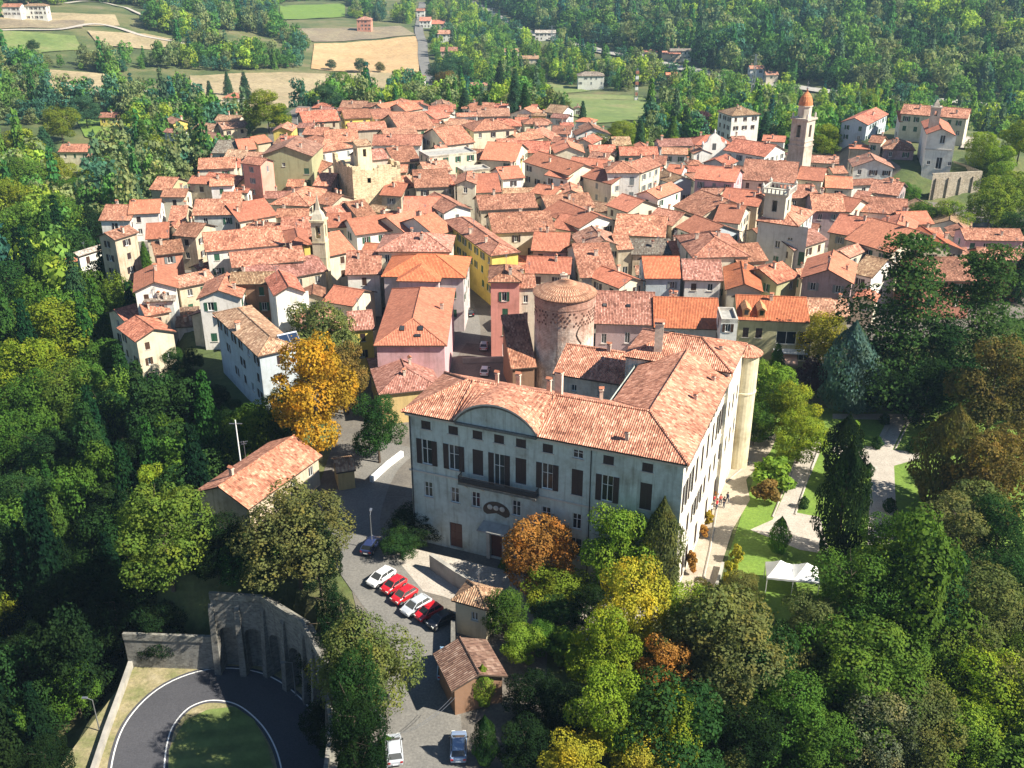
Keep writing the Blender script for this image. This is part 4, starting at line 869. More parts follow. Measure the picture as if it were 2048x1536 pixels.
mb = MB(); mb.face([(.4, -2.6, 2.2), (4.6, -2.6, 2.2), (4.6, .44, 3.3), (.4, .44, 3.3)]); mb.face([(.4, -2.6, 1.9), (4.6, -2.6, 1.9), (4.6, -2.6, 2.2), (.4, -2.6, 2.2)]); ob('awning', mb.mesh('awning', ['painted']), r_, color=(.6, .38, .28))
# villa with belvedere
hs = h(1512, 441, 1597, 453, 40, 'H', 14, 'grey', 'salmon', 'grey villa with rooftop belvedere and tall green-shuttered windows', cat='villa', shc='green', win={0: [(4.0, 5.1, 8.6, 10.2, 'none'), (6.5, 7.6, 10.6, 11.3, 'none'), (6.6, 7.9, 5.6, 8.6, 'closed'), (9.2, 10.5, 5.6, 8.6, 'closed'), (4.0, 5.1, 4.8, 6.8, 'closed')], 'auto': True}, chim=2)
r_, L, D, H, zr = hs; bv = ob('belvedere', None, r_, (-L / 2 + 3.2, 3.6, 0)); mb = MB(); hollow(mb, 2.25, H - .5, H + 5.6, 1.1, H + 2.0, H + 4.4); mb.box(-2.75, 2.75, -2.75, 2.75, H + 5.6, H + 5.9)
ob('wall', mb.mesh('wall', ['plaster']), bv, color=(.52, .52, .42)); mb = MB()
for q in range(4):
    a_ = q * R(90)
    for k in range(7):
        u = -2.6 + k * .866; x, y = u * math.cos(a_) + 2.7 * math.sin(a_), u * math.sin(a_) - 2.7 * math.cos(a_); mb.lathe([(.14, H + 5.9), (.2, H + 6.3), (.1, H + 6.8)], 6, x, y)
    M_ = Matrix.Rotation(a_, 4, 'Z'); mb.box(-2.85, 2.85, -2.85, -2.6, H + 6.8, H + 7.0, 0, M_)
for x in (-2.7, 2.7):
    for y in (-2.7, 2.7): mb.lathe([(.3, H + 5.9), (.3, H + 7.2), (.4, H + 7.4), (0, H + 8.1)], 8, x, y)
ob('balustrade', mb.mesh('balustrade', ['trim']), bv)
h(518, 312, 625, 313, -16, 'G', 13.5, 'olive', 'dusty', 'tall pale-stoned gable house with green windows on the upper left of town', D=15, s=.36, shc='green', win={0: [(1.5, 2.8, 9.4, 11.2, 'closed'), (5.5, 6.4, 10.6, 11.6, 'none'), (11.4, 12.8, 8.6, 10.2, 'closed'), (1.5, 2.8, 4.6, 6.8, 'closed'), (11.2, 13.0, 2.6, 7.0, 'closed')], 'auto': False})
HOUSES[-1][3].children[0].color = (.60, .60, .42, 1)
h(1213, 346, 1283, 346, 33, 'P', 12.5, 'white', 'salmon', 'white hip-roofed three-storey corner house with tall grey shutters', shc='grey', D=10.5, win={0: [(1.6, 2.8, 9.2, 11.4, 'closed'), (5.6, 6.8, 9.2, 11.4, 'closed'), (1.6, 2.8, 3.8, 7.4, 'closed'), (5.6, 6.8, 3.8, 7.4, 'closed')], 'auto': False})
h(1283, 346, 1325, 330, 22, 'L', 12, 'cream', 'salmon', 'cream wing with salmon roof joined to the white hip-roofed corner house', D=9)
h(981, 512, 1042, 504, -28, 'H', 11, 'yellow', 'salmon', 'very long yellow street house with shuttered flank running up the old lane', D=28, shc='green')
h(547, 592, 611, 584, -14, 'G', 12.5, 'white', 'red', 'tall narrow white gable house with green shutters above the brown yard', D=10, s=.5, shc='green', win={0: [(4.2, 5.1, 8.2, 10.3, 'closed'), (3.8, 4.4, 4.6, 6.6, 'closed'), (5.0, 5.7, 4.6, 6.6, 'closed')], 'auto': False})
h(698, 662, 750, 658, 36, 'L', 8.5, 'yellow', 'pinkbrown', 'bright yellow house with small dark windows behind the golden tree', D=9, shc='dark')
h(1600, 556, 1708, 568, -14, 'G', 10, 'mauve', 'orange', 'mauve brick gable house with sunlit orange roof left of the big cedar', D=13, s=.46, wmat='old_plaster')
h(1434, 222, 1463, 232, -9, 'H', 8, 'white', 'tan', 'isolated white square tower house beyond the church on the wood edge', D=12)
# monastery on the hill
h(1800, 227, 1936, 238, 20, 'L', 15.5, 'cream', 'salmon', 'long upper monastery wing with salmon roof behind the hilltop church', D=11, chim=3)
h(1798, 243, 1876, 245, -4, 'S', 13.0, 'white', 'bright', 'lower monastery loggia wing with bright orange strip roof on the hill', D=6, shc='dark', chim=0)
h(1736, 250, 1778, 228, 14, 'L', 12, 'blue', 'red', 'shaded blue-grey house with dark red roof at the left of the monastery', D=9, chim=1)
# ---------------------------------------------------------------- the rest of the old town, roof by roof: eave corners, slope height, form, eave level, wall, roof
rows = '''428 241 476 243 12 L 3 cream tan
445 259 500 253 13 L 2 beige dusty
383 258 420 263 14 L 1 beige tan
345 248 378 244 -9 G 1 yellow dusty
325 264 362 268 8 L 1 white pinkbrown
388 273 438 289 14 L 1 white dusty
478 301 514 298 22 L 6 beige orange
422 306 465 307 26 L 5 cream grey
480 326 521 331 14 L 13 pink salmon
538 409 619 413 42 H 7 cream salmon
383 431 480 429 32 L 9 grey salmon
478 444 556 430 34 L 8 cream orange
478 461 553 467 20 L 6 beige salmon
559 469 627 467 34 L 7 beige salmon
297 379 341 381 26 L 7 olive salmon
374 367 425 369 16 L 9 beige orange
395 339 471 336 22 L 8 cream salmon
418 373 468 371 15 L 9 white salmon
465 385 496 386 9 L 7 white red
336 442 371 441 30 L 5 beige salmon
196 441 262 441 32 L 6 white salmon
255 429 320 426 28 L 7 white orange
290 479 338 476 32 L 7 cream orange
344 471 392 475 28 L 8 beige brown
410 504 571 489 38 L 10 white salmon
573 493 624 489 -12 H 10 yellow orange
229 480 279 464 14 L 11 beige dusty
308 511 369 504 26 L 8 salmon brown
115 528 169 521 9 S 0 white orange
157 513 227 491 8 S 3 white pale
265 585 357 576 -12 G 8 white orange
288 604 350 601 8 S 6 grey grey
290 633 343 623 24 L 4 beige salmon
248 642 293 629 22 L 2 cream red
270 684 353 663 -9 G 3 cream red
392 599 484 596 -10 G 10 white salmon
356 577 433 561 22 L 7 beige dusty
457 569 547 567 24 L 11 brown tan
463 536 612 521 30 L 9 cream salmon
503 571 657 541 34 L 7 beige pinkbrown
690 550 763 548 48 L 9 white salmon
657 513 713 501 40 L 8 cream orange
711 471 820 456 32 L 9 white orange
656 456 706 453 28 L 9 cream orange
751 503 903 504 38 H 12 cream pinkbrown
609 669 692 656 42 H 9 cream dusty
1049 546 1142 549 34 L 10 cream orange
1061 501 1137 504 38 L 9 rose orange
985 467 1112 461 40 L 10 cream brown
1158 457 1238 443 -16 G 10 white orange
1226 469 1331 475 42 L 9 cream salmon
1160 556 1237 553 68 L 9 grey salmon
1235 500 1268 498 30 L 9 beige salmon
1262 509 1346 509 32 S 8 beige grey
1346 511 1383 509 28 L 8 cream orange
1289 557 1367 557 44 L 10 blue bright
1238 577 1293 562 -9 G 9 cream orange
1366 560 1447 562 42 L 10 white pinkbrown
1385 516 1502 513 52 H 11 cream salmon
1474 526 1538 521 36 L 10 beige salmon
1450 580 1527 584 -14 G 9 cream bright
1619 632 1702 634 36 L 8 olive dusty
1555 568 1602 552 30 L 9 olive red
1588 501 1657 479 24 L 9 cream pinkbrown
1688 478 1783 507 44 L 9 cream orange
1658 506 1700 516 -10 G 8 cream dusty
1750 465 1828 474 -13 G 9 blue orange
1842 503 1932 502 -12 G 9 beige bright
1930 480 2052 482 24 L 8 rose brown
1842 562 1955 562 48 L 8 salmon brown
1962 528 2062 532 34 L 8 salmon salmon
1700 545 1745 556 36 L 8 white tan
1736 284 1764 287 14 L 11 cream salmon
1766 298 1832 301 24 H 10 mauve dusty
1698 297 1740 299 8 L 9 beige orange
1705 334 1790 337 -10 G 8 white dusty
1735 384 1797 392 26 L 7 mauve salmon
1650 375 1706 378 24 L 7 cream orange
1716 423 1814 431 32 L 8 white salmon
1640 413 1702 425 26 L 9 cream orange
1806 450 1870 448 26 L 7 beige orange
1655 464 1747 480 38 L 9 beige orange
1480 320 1574 319 24 L 4 white pale
1446 300 1530 314 24 L 8 white red
1480 359 1591 367 42 L 9 cream salmon
1592 358 1646 363 26 L 9 cream orange
1386 357 1471 365 28 L 11 rose orange
1436 404 1517 414 30 L 8 beige orange
1425 442 1480 448 36 L 8 cream orange
1575 397 1642 394 26 L 9 beige salmon
1625 422 1692 424 36 L 9 mauve salmon
1330 346 1363 349 18 L 7 grey orange
1342 367 1388 361 -9 G 8 blue tan
1345 412 1402 434 34 L 8 beige salmon
1350 454 1407 477 26 L 8 blue orange
1268 389 1317 398 -12 G 10 white orange
1045 323 1137 351 22 L 11 cream orange
1136 359 1163 351 -8 G 10 white orange
1162 353 1223 369 20 L 10 cream orange
1118 390 1168 390 -9 G 8 cream salmon
1109 307 1171 306 -12 G 9 cream orange
1029 305 1097 307 24 L 8 beige red
1000 319 1048 317 22 L 8 yellow dusty
946 263 1031 257 22 H 10 cream brown
959 319 1031 323 36 L 9 cream orange
951 386 1004 384 38 L 8 cream orange
1004 359 1051 355 24 L 8 white orange
959 421 1077 415 30 L 9 beige brown
1095 422 1192 415 30 L 9 cream brown
1059 385 1106 393 18 L 8 beige orange
1129 339 1202 346 26 L 8 beige orange
1172 320 1212 324 18 L 7 beige dusty
688 238 743 235 18 L 10 yellow brown
747 239 789 236 20 L 8 cream brown
606 246 681 241 22 L 7 beige red
770 221 813 213 12 L 7 cream orange
812 223 847 217 15 L 7 cream red
800 263 873 256 34 L 8 beige salmon
774 286 843 281 28 L 8 beige dusty
872 239 901 233 16 L 7 cream red
893 291 951 284 34 L 9 cream salmon
635 306 713 294 34 H 11 white salmon
650 286 719 283 26 L 8 beige salmon
543 263 585 263 -10 G 8 yellow salmon
563 291 601 289 18 L 8 beige red
603 269 651 271 16 L 7 beige salmon
743 291 843 291 22 L 9 white salmon
788 326 842 321 30 L 8 beige brown
845 268 893 275 22 L 8 yellow salmon
856 314 957 304 -9 F 11 cream pale
875 306 900 304 14 L 9 beige salmon
925 343 985 337 -6 F 8 beige pale
829 376 902 373 36 L 9 beige salmon
801 379 833 373 22 L 8 cream salmon
910 369 954 369 -10 G 11 cream salmon
884 374 912 371 22 L 8 beige red
886 427 946 419 -14 G 10 white salmon
804 427 882 427 34 L 9 white orange
758 390 804 393 26 L 7 beige orange
716 437 755 430 32 L 8 beige brown
816 471 878 453 36 L 9 cream orange
664 438 703 431 22 L 8 beige salmon
624 371 662 373 26 L 8 mauve salmon
870 472 912 460 36 L 10 white orange
1100 455 1160 465 30 L 9 beige orange
1140 470 1165 500 20 L 9 cream dusty
628 405 662 412 22 L 7 beige brown
1040 283 1090 275 14 L 7 beige salmon
905 262 948 256 18 L 7 beige dusty
698 262 775 258 16 L 8 beige salmon
515 288 545 283 14 L 6 beige orange
1290 440 1345 452 26 L 8 beige salmon
1395 385 1436 392 22 L 8 beige dusty
1545 405 1575 398 18 L 9 beige salmon
1700 400 1730 405 20 L 8 cream salmon
1518 470 1550 462 12 L 6 beige brown
770 345 815 345 16 L 7 beige salmon
850 345 905 340 20 L 8 cream dusty
1210 410 1255 425 24 L 9 cream orange
1060 345 1112 372 12 L 6 beige dusty
590 330 640 345 18 L 8 beige salmon
440 400 480 400 16 L 7 beige salmon
400 545 440 535 14 L 5 beige salmon
350 655 396 652 40 S 1 grey dark
300 560 340 553 20 L 7 beige dusty
440 640 470 622 18 L 6 beige salmon
240 520 262 515 14 L 6 white dusty
362 470 398 462 18 L 7 white salmon'''
for ln in rows.split('\n'):
    t = ln.split(); h(*[float(q) for q in t[:5]], t[5], float(t[6]), t[7], t[8], wmat=('old_plaster' if t[7] in ('beige', 'brown', 'mauve', 'grey', 'salmon') else 'plaster'))
# houses outside the town, standing on the valley floor or the slopes: (px,py of eave corners on local ground)
def far(x1, x2, y, eh, r, ty, wall, roof, label, cat='house', dy=0):
    g = ground((x1 + x2) / 2, y + 6); ze = g[2] + eh
    return h(x1, y, x2, y + dy, r, ty, ze, wall, roof, label, chim=1, cat=cat, group=None)
NHS = len(HOUSES)
for q in ((115, 180, 304, 4.5, 16, 'L', 'cream', 'salmon', 'lone cream farmhouse with long salmon roof on the left slope'), (172, 208, 316, 4, 10, 'L', 'white', 'dusty', 'small white outbuilding right of the lone left farmhouse'),
          (196, 232, 235, 5, 10, 'L', 'yellow', 'salmon', 'yellow villa half hidden by trees above the left farmhouse'), (444, 480, 196, 6, 12, 'H', 'white', 'orange', 'white villa with orange roof between two dark firs'),
          (968, 1008, 203, 6, 10, 'H', 'cream', 'orange', 'cream villa with wide orange hip roof beyond the town'), (1062, 1094, 232, 7, 7, 'H', 'yellow', 'tan', 'square yellow house below the green meadow'),
          (1120, 1148, 254, 5, 9, 'L', 'white', 'red', 'small white house with red roof under the green meadow'), (845, 882, 188, 5, 8, 'H', 'white', 'dusty', 'white cottage with dusty roof behind the town edge'),
          (940, 975, 172, 5, 7, 'L', 'white', 'dusty', 'pale house among trees above the cream villa'), (1155, 1210, 152, 8, 9, 'H', 'white', 'grey', 'large white country house with grey roof by the meadow'),
          (820, 850, 158, 5, 8, 'L', 'white', 'pinkbrown', 'white house at the near end of the valley road'), (712, 742, 40, 9, 8, 'H', 'salmon', 'dusty', 'brick manor house beside the ploughed field'),
          (838, 862, 42, 6, 8, 'L', 'white', 'salmon', 'first roof on the right of the valley road'), (862, 890, 48, 6, 8, 'L', 'cream', 'orange', 'second orange roof right of the valley road'),
          (874, 902, 68, 6, 8, 'L', 'white', 'dusty', 'white house with dusty roof beside the valley road'), (880, 915, 103, 6, 9, 'L', 'beige', 'salmon', 'salmon-roofed house nearer on the valley road'),
          (832, 850, 22, 5, 5, 'L', 'white', 'salmon', 'small white house at the far end of the valley road'), (1008, 1040, 104, 6, 7, 'L', 'white', 'tan', 'white farmhouse left of the motorway in the trees'),
          (1040, 1078, 118, 6, 7, 'L', 'cream', 'tan', 'cream barn in the trees left of the motorway'), (1070, 1112, 66, 6, 6, 'L', 'white', 'pale', 'pale grey roadside building by the upper motorway'),
          (1284, 1316, 104, 5, 5, 'L', 'white', 'brown', 'white roadhouse with brown roof beyond the motorway'), (1325, 1362, 108, 5, 6, 'L', 'beige', 'salmon', 'pinkish service building beyond the motorway'), (1340, 1385, 102, 6, 5, 'L', 'grey', 'grey', 'dark grey depot roof beyond the motorway'),
          (1500, 1530, 138, 6, 7, 'L', 'white', 'salmon', 'white farmhouse on the far side of the motorway'), (1532, 1558, 150, 5, 7, 'L', 'cream', 'dusty', 'cream farm shed on the far side of the motorway'),
          (1332, 1356, 150, 5, 5, 'L', 'salmon', 'orange', 'small brick-coloured hut before the motorway'), (2, 40, 14, 5, 7, 'L', 'white', 'salmon', 'white manor on the hill at the top left corner'), (46, 92, 12, 5.5, 5, 'H', 'white', 'tan', 'long white manor block in trees at the upper left'),
          (20, 50, 186, 4, 7, 'L', 'yellow', 'tan', 'yellow farm cottage by the left edge of the slope'), (262, 292, 185, 5, 6, 'L', 'beige', 'pale', 'pale house among trees above the left slope'),
          (738, 762, 205, 5, 5, 'L', 'white', 'pale', 'tiny white house just behind the town roofs'), (1148, 1166, 218, 5, 6, 'G', 'white', 'dusty', 'narrow white house at the near corner of the meadow')):
    far(*q)
NHE = len(HOUSES)

# low roofs tucked between the taller ones, in the real gaps of the plan
RI = random.Random(5); FP = []
def corners(root_, L, D): 
    M = Matrix.Translation(root_.location) @ Matrix.Rotation(root_.rotation_euler.z, 4, 'Z'); return [(M @ Vector(p)).xy for p in ((-L / 2, 0, 0), (L / 2, 0, 0), (L / 2, D, 0), (-L / 2, D, 0))]
bpy.context.view_layer.update()
for _, _, _, rt_ in HOUSES:
    rf = [c for c in rt_.children if c.name.startswith('roof')][0]; bb = [v.co for v in rf.data.vertices]
    L_ = max(v.x for v in bb) - min(v.x for v in bb); D_ = max(v.y for v in bb); FP.append(corners(rt_, L_, D_))
for o_ in (ct, st_): q = o_.location; FP.append([Vector((q.x + a, q.y + b)) for a, b in ((-4, -12), (4, -12), (4, 3), (-4, 3))])
FP.append(corners(rt, Lr, Dr)); FP.append(corners(rt, Lr + 4, -6)); FP.append(corners(hc, 22, 24)); FP.append([Vector(p) for p in ((-16, 100), (34, 86), (50, 132), (18, 165), (2, 162), (-4, 150), (-16, 130))])
def sep(P, Q):
    for A, B in ((P, Q), (Q, P)):
        for i in range(4):
            e = A[(i + 1) % 4] - A[i]; n = Vector((-e.y, e.x)); a = [p.dot(n) for p in A]; b = [p.dot(n) for p in B]
            if min(max(a), max(b)) - max(min(a), min(b)) < .3 * n.length: return True
    return False
LANE = [(-13, 60), (-2, 168), (-5, 190), (-16, 220), (-26, 250), (-30, 250), (-19, 218), (-11, 196), (-14, 168), (-30, 150), (-36, 110)]
CORE = [(-50, 163), (-28, 150), (-14, 168), (0, 168), (50, 168), (66, 178), (95, 195), (108, 225), (104, 270), (96, 280), (85, 325), (55, 325), (40, 318), (24, 372), (-6, 396), (-80, 400), (-78, 345), (-88, 300), (-90, 262), (-80, 225), (-66, 200)]
cnt = 0
for _ in range(16000):
    x, y = RI.uniform(-92, 115), RI.uniform(152, 400)
    if not inpoly(x, y, CORE): continue
    L_, D_ = RI.uniform(6, 13), RI.uniform(6.5, 10.5)
    if cnt > 60: L_, D_ = RI.uniform(4.5, 8), RI.uniform(4.5, 7)
    rz = RI.choice([0, R(-22), R(-12), R(10), R(-30), R(6)]) + RI.uniform(-.08, .08); M = Matrix.Translation((x, y, 0)) @ Matrix.Rotation(rz, 4, 'Z')
    P = [(M @ Vector(p)).xy for p in ((-L_ / 2, 0, 0), (L_ / 2, 0, 0), (L_ / 2, D_, 0), (-L_ / 2, D_, 0))]
    if any(inpoly(p.x, p.y, LANE) for p in P + [Vector((x, y))]): continue
    if not all(sep(P, Q) for Q in FP): continue
    ze = RI.uniform(5.2, 7.2); a = proj(P[0].x, P[0].y, ze); b = proj(P[1].x, P[1].y, ze)
    h(a[0], a[1], b[0], b[1], 10, RI.choice('LLLGHL'), ze, RI.choice(['cream', 'white', 'beige', 'white', 'cream', 'grey']), RI.choice(['salmon', 'salmon', 'dusty', 'orange', 'pinkbrown', 'brown', 'tan', 'red']), D=D_, chim=RI.choice([0, 0, 1, 1]))
    FP.append(P); cnt += 1
    if cnt >= 150: break
print('infill', cnt)
# ---------------------------------------------------------------- trees
NR = np.random.default_rng(3)
def leafmesh(name, C, Nn, size, tone, aspect=.8):
    """one small bent leaf-cluster face pair per point"""
    n = len(C); Nn = Nn + NR.normal(0, .42, (n, 3)); Nn /= np.linalg.norm(Nn, axis=1, keepdims=True) + 1e-9
    a = np.cross(Nn, NR.normal(0, 1, (n, 3))); a /= np.linalg.norm(a, axis=1, keepdims=True) + 1e-9; b = np.cross(Nn, a)
    s = (size * NR.uniform(.6, 1.35, n))[:, None]; a = a * s; b = b * s * aspect
    k = Nn * s * .35
    V = np.stack([C - a, C - b - k, C + a, C + b - k], 1).reshape(-1, 3)
    q = np.arange(4 * n).reshape(n, 4)
    me = bpy.data.meshes.new(name); me.vertices.add(4 * n); me.vertices.foreach_set('co', V.ravel().astype(np.float32))
    me.loops.add(4 * n); me.loops.foreach_set('vertex_index', q.ravel()); me.polygons.add(n); me.polygons.foreach_set('loop_start', np.arange(n) * 4); me.polygons.foreach_set('loop_total', np.full(n, 4))
    at_ = me.attributes.new('tone', 'FLOAT', 'FACE'); at_.data.foreach_set('value', np.clip(tone, 0, 1).astype(np.float32))
    me.update(calc_edges=True); return me
def crown_broad(n, size, lobes=16, flat=0.0, seed=0):
    g = np.random.default_rng(seed); L = []
    for i in range(int(lobes * 1.7)):
        th = g.uniform(0, 2 * np.pi); z = g.uniform(.12, .92); r = g.uniform(.1, 1) ** .5 * .41 * math.sin(math.pi * min(1, (z * .85 + .12))) ** .6
        L.append((r * math.cos(th), r * math.sin(th), z, g.uniform(.07, .19), g.uniform(0, 1)))
    L.append((0, 0, .45, .25, .5)); L.append((g.uniform(-.08, .08), 0, .8, .12, .6)); L = np.array(L)
    w_ = L[:, 3] ** 2; idx = g.choice(len(L), int(n * 2.2), p=w_ / w_.sum()); d = g.normal(0, 1, (len(idx), 3)); d /= np.linalg.norm(d, axis=1, keepdims=True)
    rr = np.where(g.random(len(idx)) < .8, g.uniform(.8, 1.15, len(idx)) * np.where(g.random(len(idx)) < .08, 1.18, 1), g.uniform(.4, .8, len(idx)))
    P = L[idx, :3] + d * (L[idx, 3] * rr)[:, None] * np.array([1, 1, .85])
    P += (np.sin(P * 31 + seed) * .012)
    keep = np.ones(len(P), bool)
    for l in L:
        dd = np.linalg.norm((P - l[:3]) / np.array([1, 1, .85]), axis=1); keep &= ~((dd < l[3] * .78) & (g.random(len(P)) < .9))
    P, d, idx = P[keep][:n], d[keep][:n], idx[keep][:n]
    tone = L[idx, 4] * .5 + g.uniform(0, .5, len(P)); return leafmesh('crown', P, d + np.array([0, 0, .25]), size, tone)
def crown_conifer(n, size, seed=0, droop=.12, prof=.85, levels=22):
    g = np.random.default_rng(seed); P = []; D = []; t = []
    per = n // (levels * 9)
    for l in range(levels):
        z = .06 + .92 * (l / levels) ** 1.05; R0 = .5 * (1 - z) ** prof + .02; k = 9 if R0 > .15 else 6
        for b in range(k):
            th = 2 * np.pi * (b + g.random()) / k; R1 = R0 * g.uniform(.72, 1.1); tn = g.uniform(0, .5)
            m = max(4, int(per * (R1 / .3 + .35))); u = g.uniform(.15, 1, m) ** .75; sp = g.normal(0, 1, m) * .055 * (1.1 - u * .6)
            x = R1 * u * math.cos(th) - sp * math.sin(th); y = R1 * u * math.sin(th) + sp * math.cos(th); zz = z - droop * u * u * R1 * 2 + g.normal(0, .008, m) + .02
            P.append(np.stack([x, y, zz], 1)); D.append(np.tile([math.cos(th) * .45, math.sin(th) * .45, .85], (m, 1))); t.append(tn + g.uniform(0, .5, m))
    P = np.concatenate(P); return leafmesh('crown', P, np.concatenate(D), size, np.concatenate(t))
def crown_cedar(n, size, seed=0):
    g = np.random.default_rng(seed); P = []; D = []; t = []
    for l in range(34):
        z = .1 + .88 * l / 34; R0 = (.5 * math.sqrt(max(0, 1 - z)) + .04) * g.uniform(.5, 1.08); th = g.uniform(0, 2 * np.pi); r = R0 * .6
        cx, cy = r * math.cos(th), r * math.sin(th); a = R0 * .62 + .04; m = int(n / 34 * (.35 + 2.2 * a)); q = np.sqrt(g.random(m)) * a; w_ = g.uniform(0, 2 * np.pi, m)
        x = cx + q * np.cos(w_) * 1.15; y = cy + q * np.sin(w_) * 1.15; zz = z - .10 * (np.hypot(x, y)) + g.normal(0, .010, m) - .25 * (q ** 2); tn = g.uniform(0, .45)
        P.append(np.stack([x, y, zz], 1)); D.append(np.tile([0, 0, 1.0], (m, 1)) + np.stack([x, y, x * 0], 1)); t.append(tn + g.uniform(0, .5, m))
    P = np.concatenate(P); return leafmesh('crown', P, np.concatenate(D), size, np.concatenate(t))
def crown_column(n, size, seed=0, w=.5):
    g = np.random.default_rng(seed); z = g.uniform(.02, 1, n); th = g.uniform(0, 2 * np.pi, n); pr = w * np.sin(np.pi * (z * .88 + .1)) ** .55 * (1 - z ** 5) + .01
    pr *= 1 + .16 * np.sin(th * 3 + z * 9 + seed) + .10 * np.sin(th * 5 - z * 17); r = pr * np.where(g.random(n) < .8, g.uniform(.86, 1.06, n), g.uniform(.4, .86, n))
    P = np.stack([r * np.cos(th), r * np.sin(th), z], 1); D = np.stack([np.cos(th), np.sin(th), .3 + 0 * z], 1); return leafmesh('crown', P, D, size, .25 * (1 + np.sin(th * 3 + z * 12)) + g.uniform(0, .5, n))
def crown_bush(n, size, seed=0): return crown_broad(n, size, 9, seed=seed)
CR = {'broad': [crown_broad(12000, .0145, 15 + 3 * i, seed=i) for i in range(5)], 'oak': [crown_broad(16000, .0115, 28, seed=20 + i) for i in range(4)], 'conifer': [crown_conifer(8000, .017, seed=i) for i in range(3)],
      'cedar': [crown_cedar(15000, .012, seed=i) for i in range(2)], 'column': [crown_column(9000, .019, seed=i) for i in range(3)], 'bush': [crown_bush(1500, .05, seed=50 + i) for i in range(3)], 'ball': [crown_column(1500, .045, seed=9, w=.5)]}
for l in CR.values():
    for me in l: me.materials.append(MATS['foliage'])
def trunk_mesh(seed):
    g = random.Random(seed); mb = MB(); p = Vector((0, 0, -.02)); r = .022
    for i in range(5):
        q = Vector((g.uniform(-.015, .015) * i, g.uniform(-.015, .015) * i, .17 * (i + 1))); mb.tube(p, q, r, r * .78, n=7, cap=(i == 4)); r *= .78
        if i > 0:
            for _ in range(3): a_ = g.uniform(0, 6.28); mb.tube(q, q + Vector((math.cos(a_) * g.uniform(.12, .25), math.sin(a_) * g.uniform(.12, .25), g.uniform(.06, .18))), r * .5, r * .15, n=5)
        p = q
    return mb.mesh('trunk', ['bark'])
TR_ = [trunk_mesh(i) for i in range(3)]
tb = MB(); tb.tube((0, 0, -.02), (0, 0, .5), .02, .012, n=7); tb.tube((0, 0, .5), (0, 0, .93), .012, .003, n=6); TP_ = tb.mesh('trunk', ['bark'])
RT = random.Random(17)
COL = dict(green=(.052, .115, .020), mid=(.070, .125, .022), dark=(.022, .058, .018), deep=(.011, .026, .010), yellowgreen=(.14, .19, .022), lime=(.13, .21, .03), olive=(.095, .115, .040), golden=(.27, .19, .022), yellow=(.25, .235, .03), orange=(.27, .14, .04),  # deep: leaf colour darkened to carry the shade of the ravine
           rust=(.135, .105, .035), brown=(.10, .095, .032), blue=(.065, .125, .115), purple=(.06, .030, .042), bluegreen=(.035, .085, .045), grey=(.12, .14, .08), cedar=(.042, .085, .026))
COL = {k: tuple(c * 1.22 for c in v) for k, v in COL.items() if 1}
CN = dict(mid='mid-green', yellowgreen='yellow-green', blue='silvery blue', purple='dark purple', bluegreen='bluish green', deep='shade-darkened', grey='grey-green', cedar='deep green', brown='brownish')
KN = dict(broad=('broad tree', 'tree'), oak=('dense round tree', 'tree'), conifer=('conifer', 'tree'), cedar=('spreading cedar', 'tree'), column=('columnar tree', 'tree'), bush=('bush', 'shrub'), ball=('clipped topiary cone', 'shrub'))
NAME = dict(broad='broadleaf_tree', oak='oak_tree', conifer='conifer_tree', cedar='cedar_tree', column='columnar_tree', bush='bush', ball='topiary')
FRAC = dict(broad=.5, oak=.5, conifer=.42, cedar=.45, column=.5, bush=.45, ball=.45)
TREES = []
def plant(x, y, z, w, hgt, kind, c, label=None, px=None, py=None, group=None):
    root = thing(NAME[kind], label, KN[kind][1], (x, y, z), RT.uniform(0, 6.28), group or ('trees of the wooded slopes' if kind not in ('bush', 'ball') else 'shrubs'))
    v = COL[c]; k = RT.uniform(.85, 1.15); v = tuple(q * k * RT.uniform(.93, 1.07) for q in v)
    lift = hgt * (.14 if kind in ('broad', 'oak') else (.05 if kind in ('conifer', 'cedar', 'column') else 0))
    wq = w * (1.15 if kind in ('broad', 'oak') else 1); ob('crown', RT.choice(CR[kind]), root, (0, 0, lift), 0, (wq, wq, (hgt - lift)), v)
    if kind not in ('bush', 'ball'): ob('trunk', RT.choice(TR_) if kind in ('broad', 'oak') else TP_, root, (0, 0, -.3), 0, (hgt, hgt, hgt))
    if label is None: PEND.append((root, f"{CN.get(c, c)} {KN[kind][0]}", px, py, 'tree'))
    TREES.append((x, y, w / 2)); return root
def tree(px, py, wpx, ratio, kind, c, label=None, group=None):
    z = 0; 
    for _ in range(14):
        P = at(px, py, z); d = proj(*P)[2]; w = wpx * d / FOC; hh = w * ratio; g = T(P[0], P[1]); z = .5 * z + .5 * (g + FRAC[kind] * hh)
    return plant(P[0], P[1], g, w, hh, kind, c, label, px, py, group)
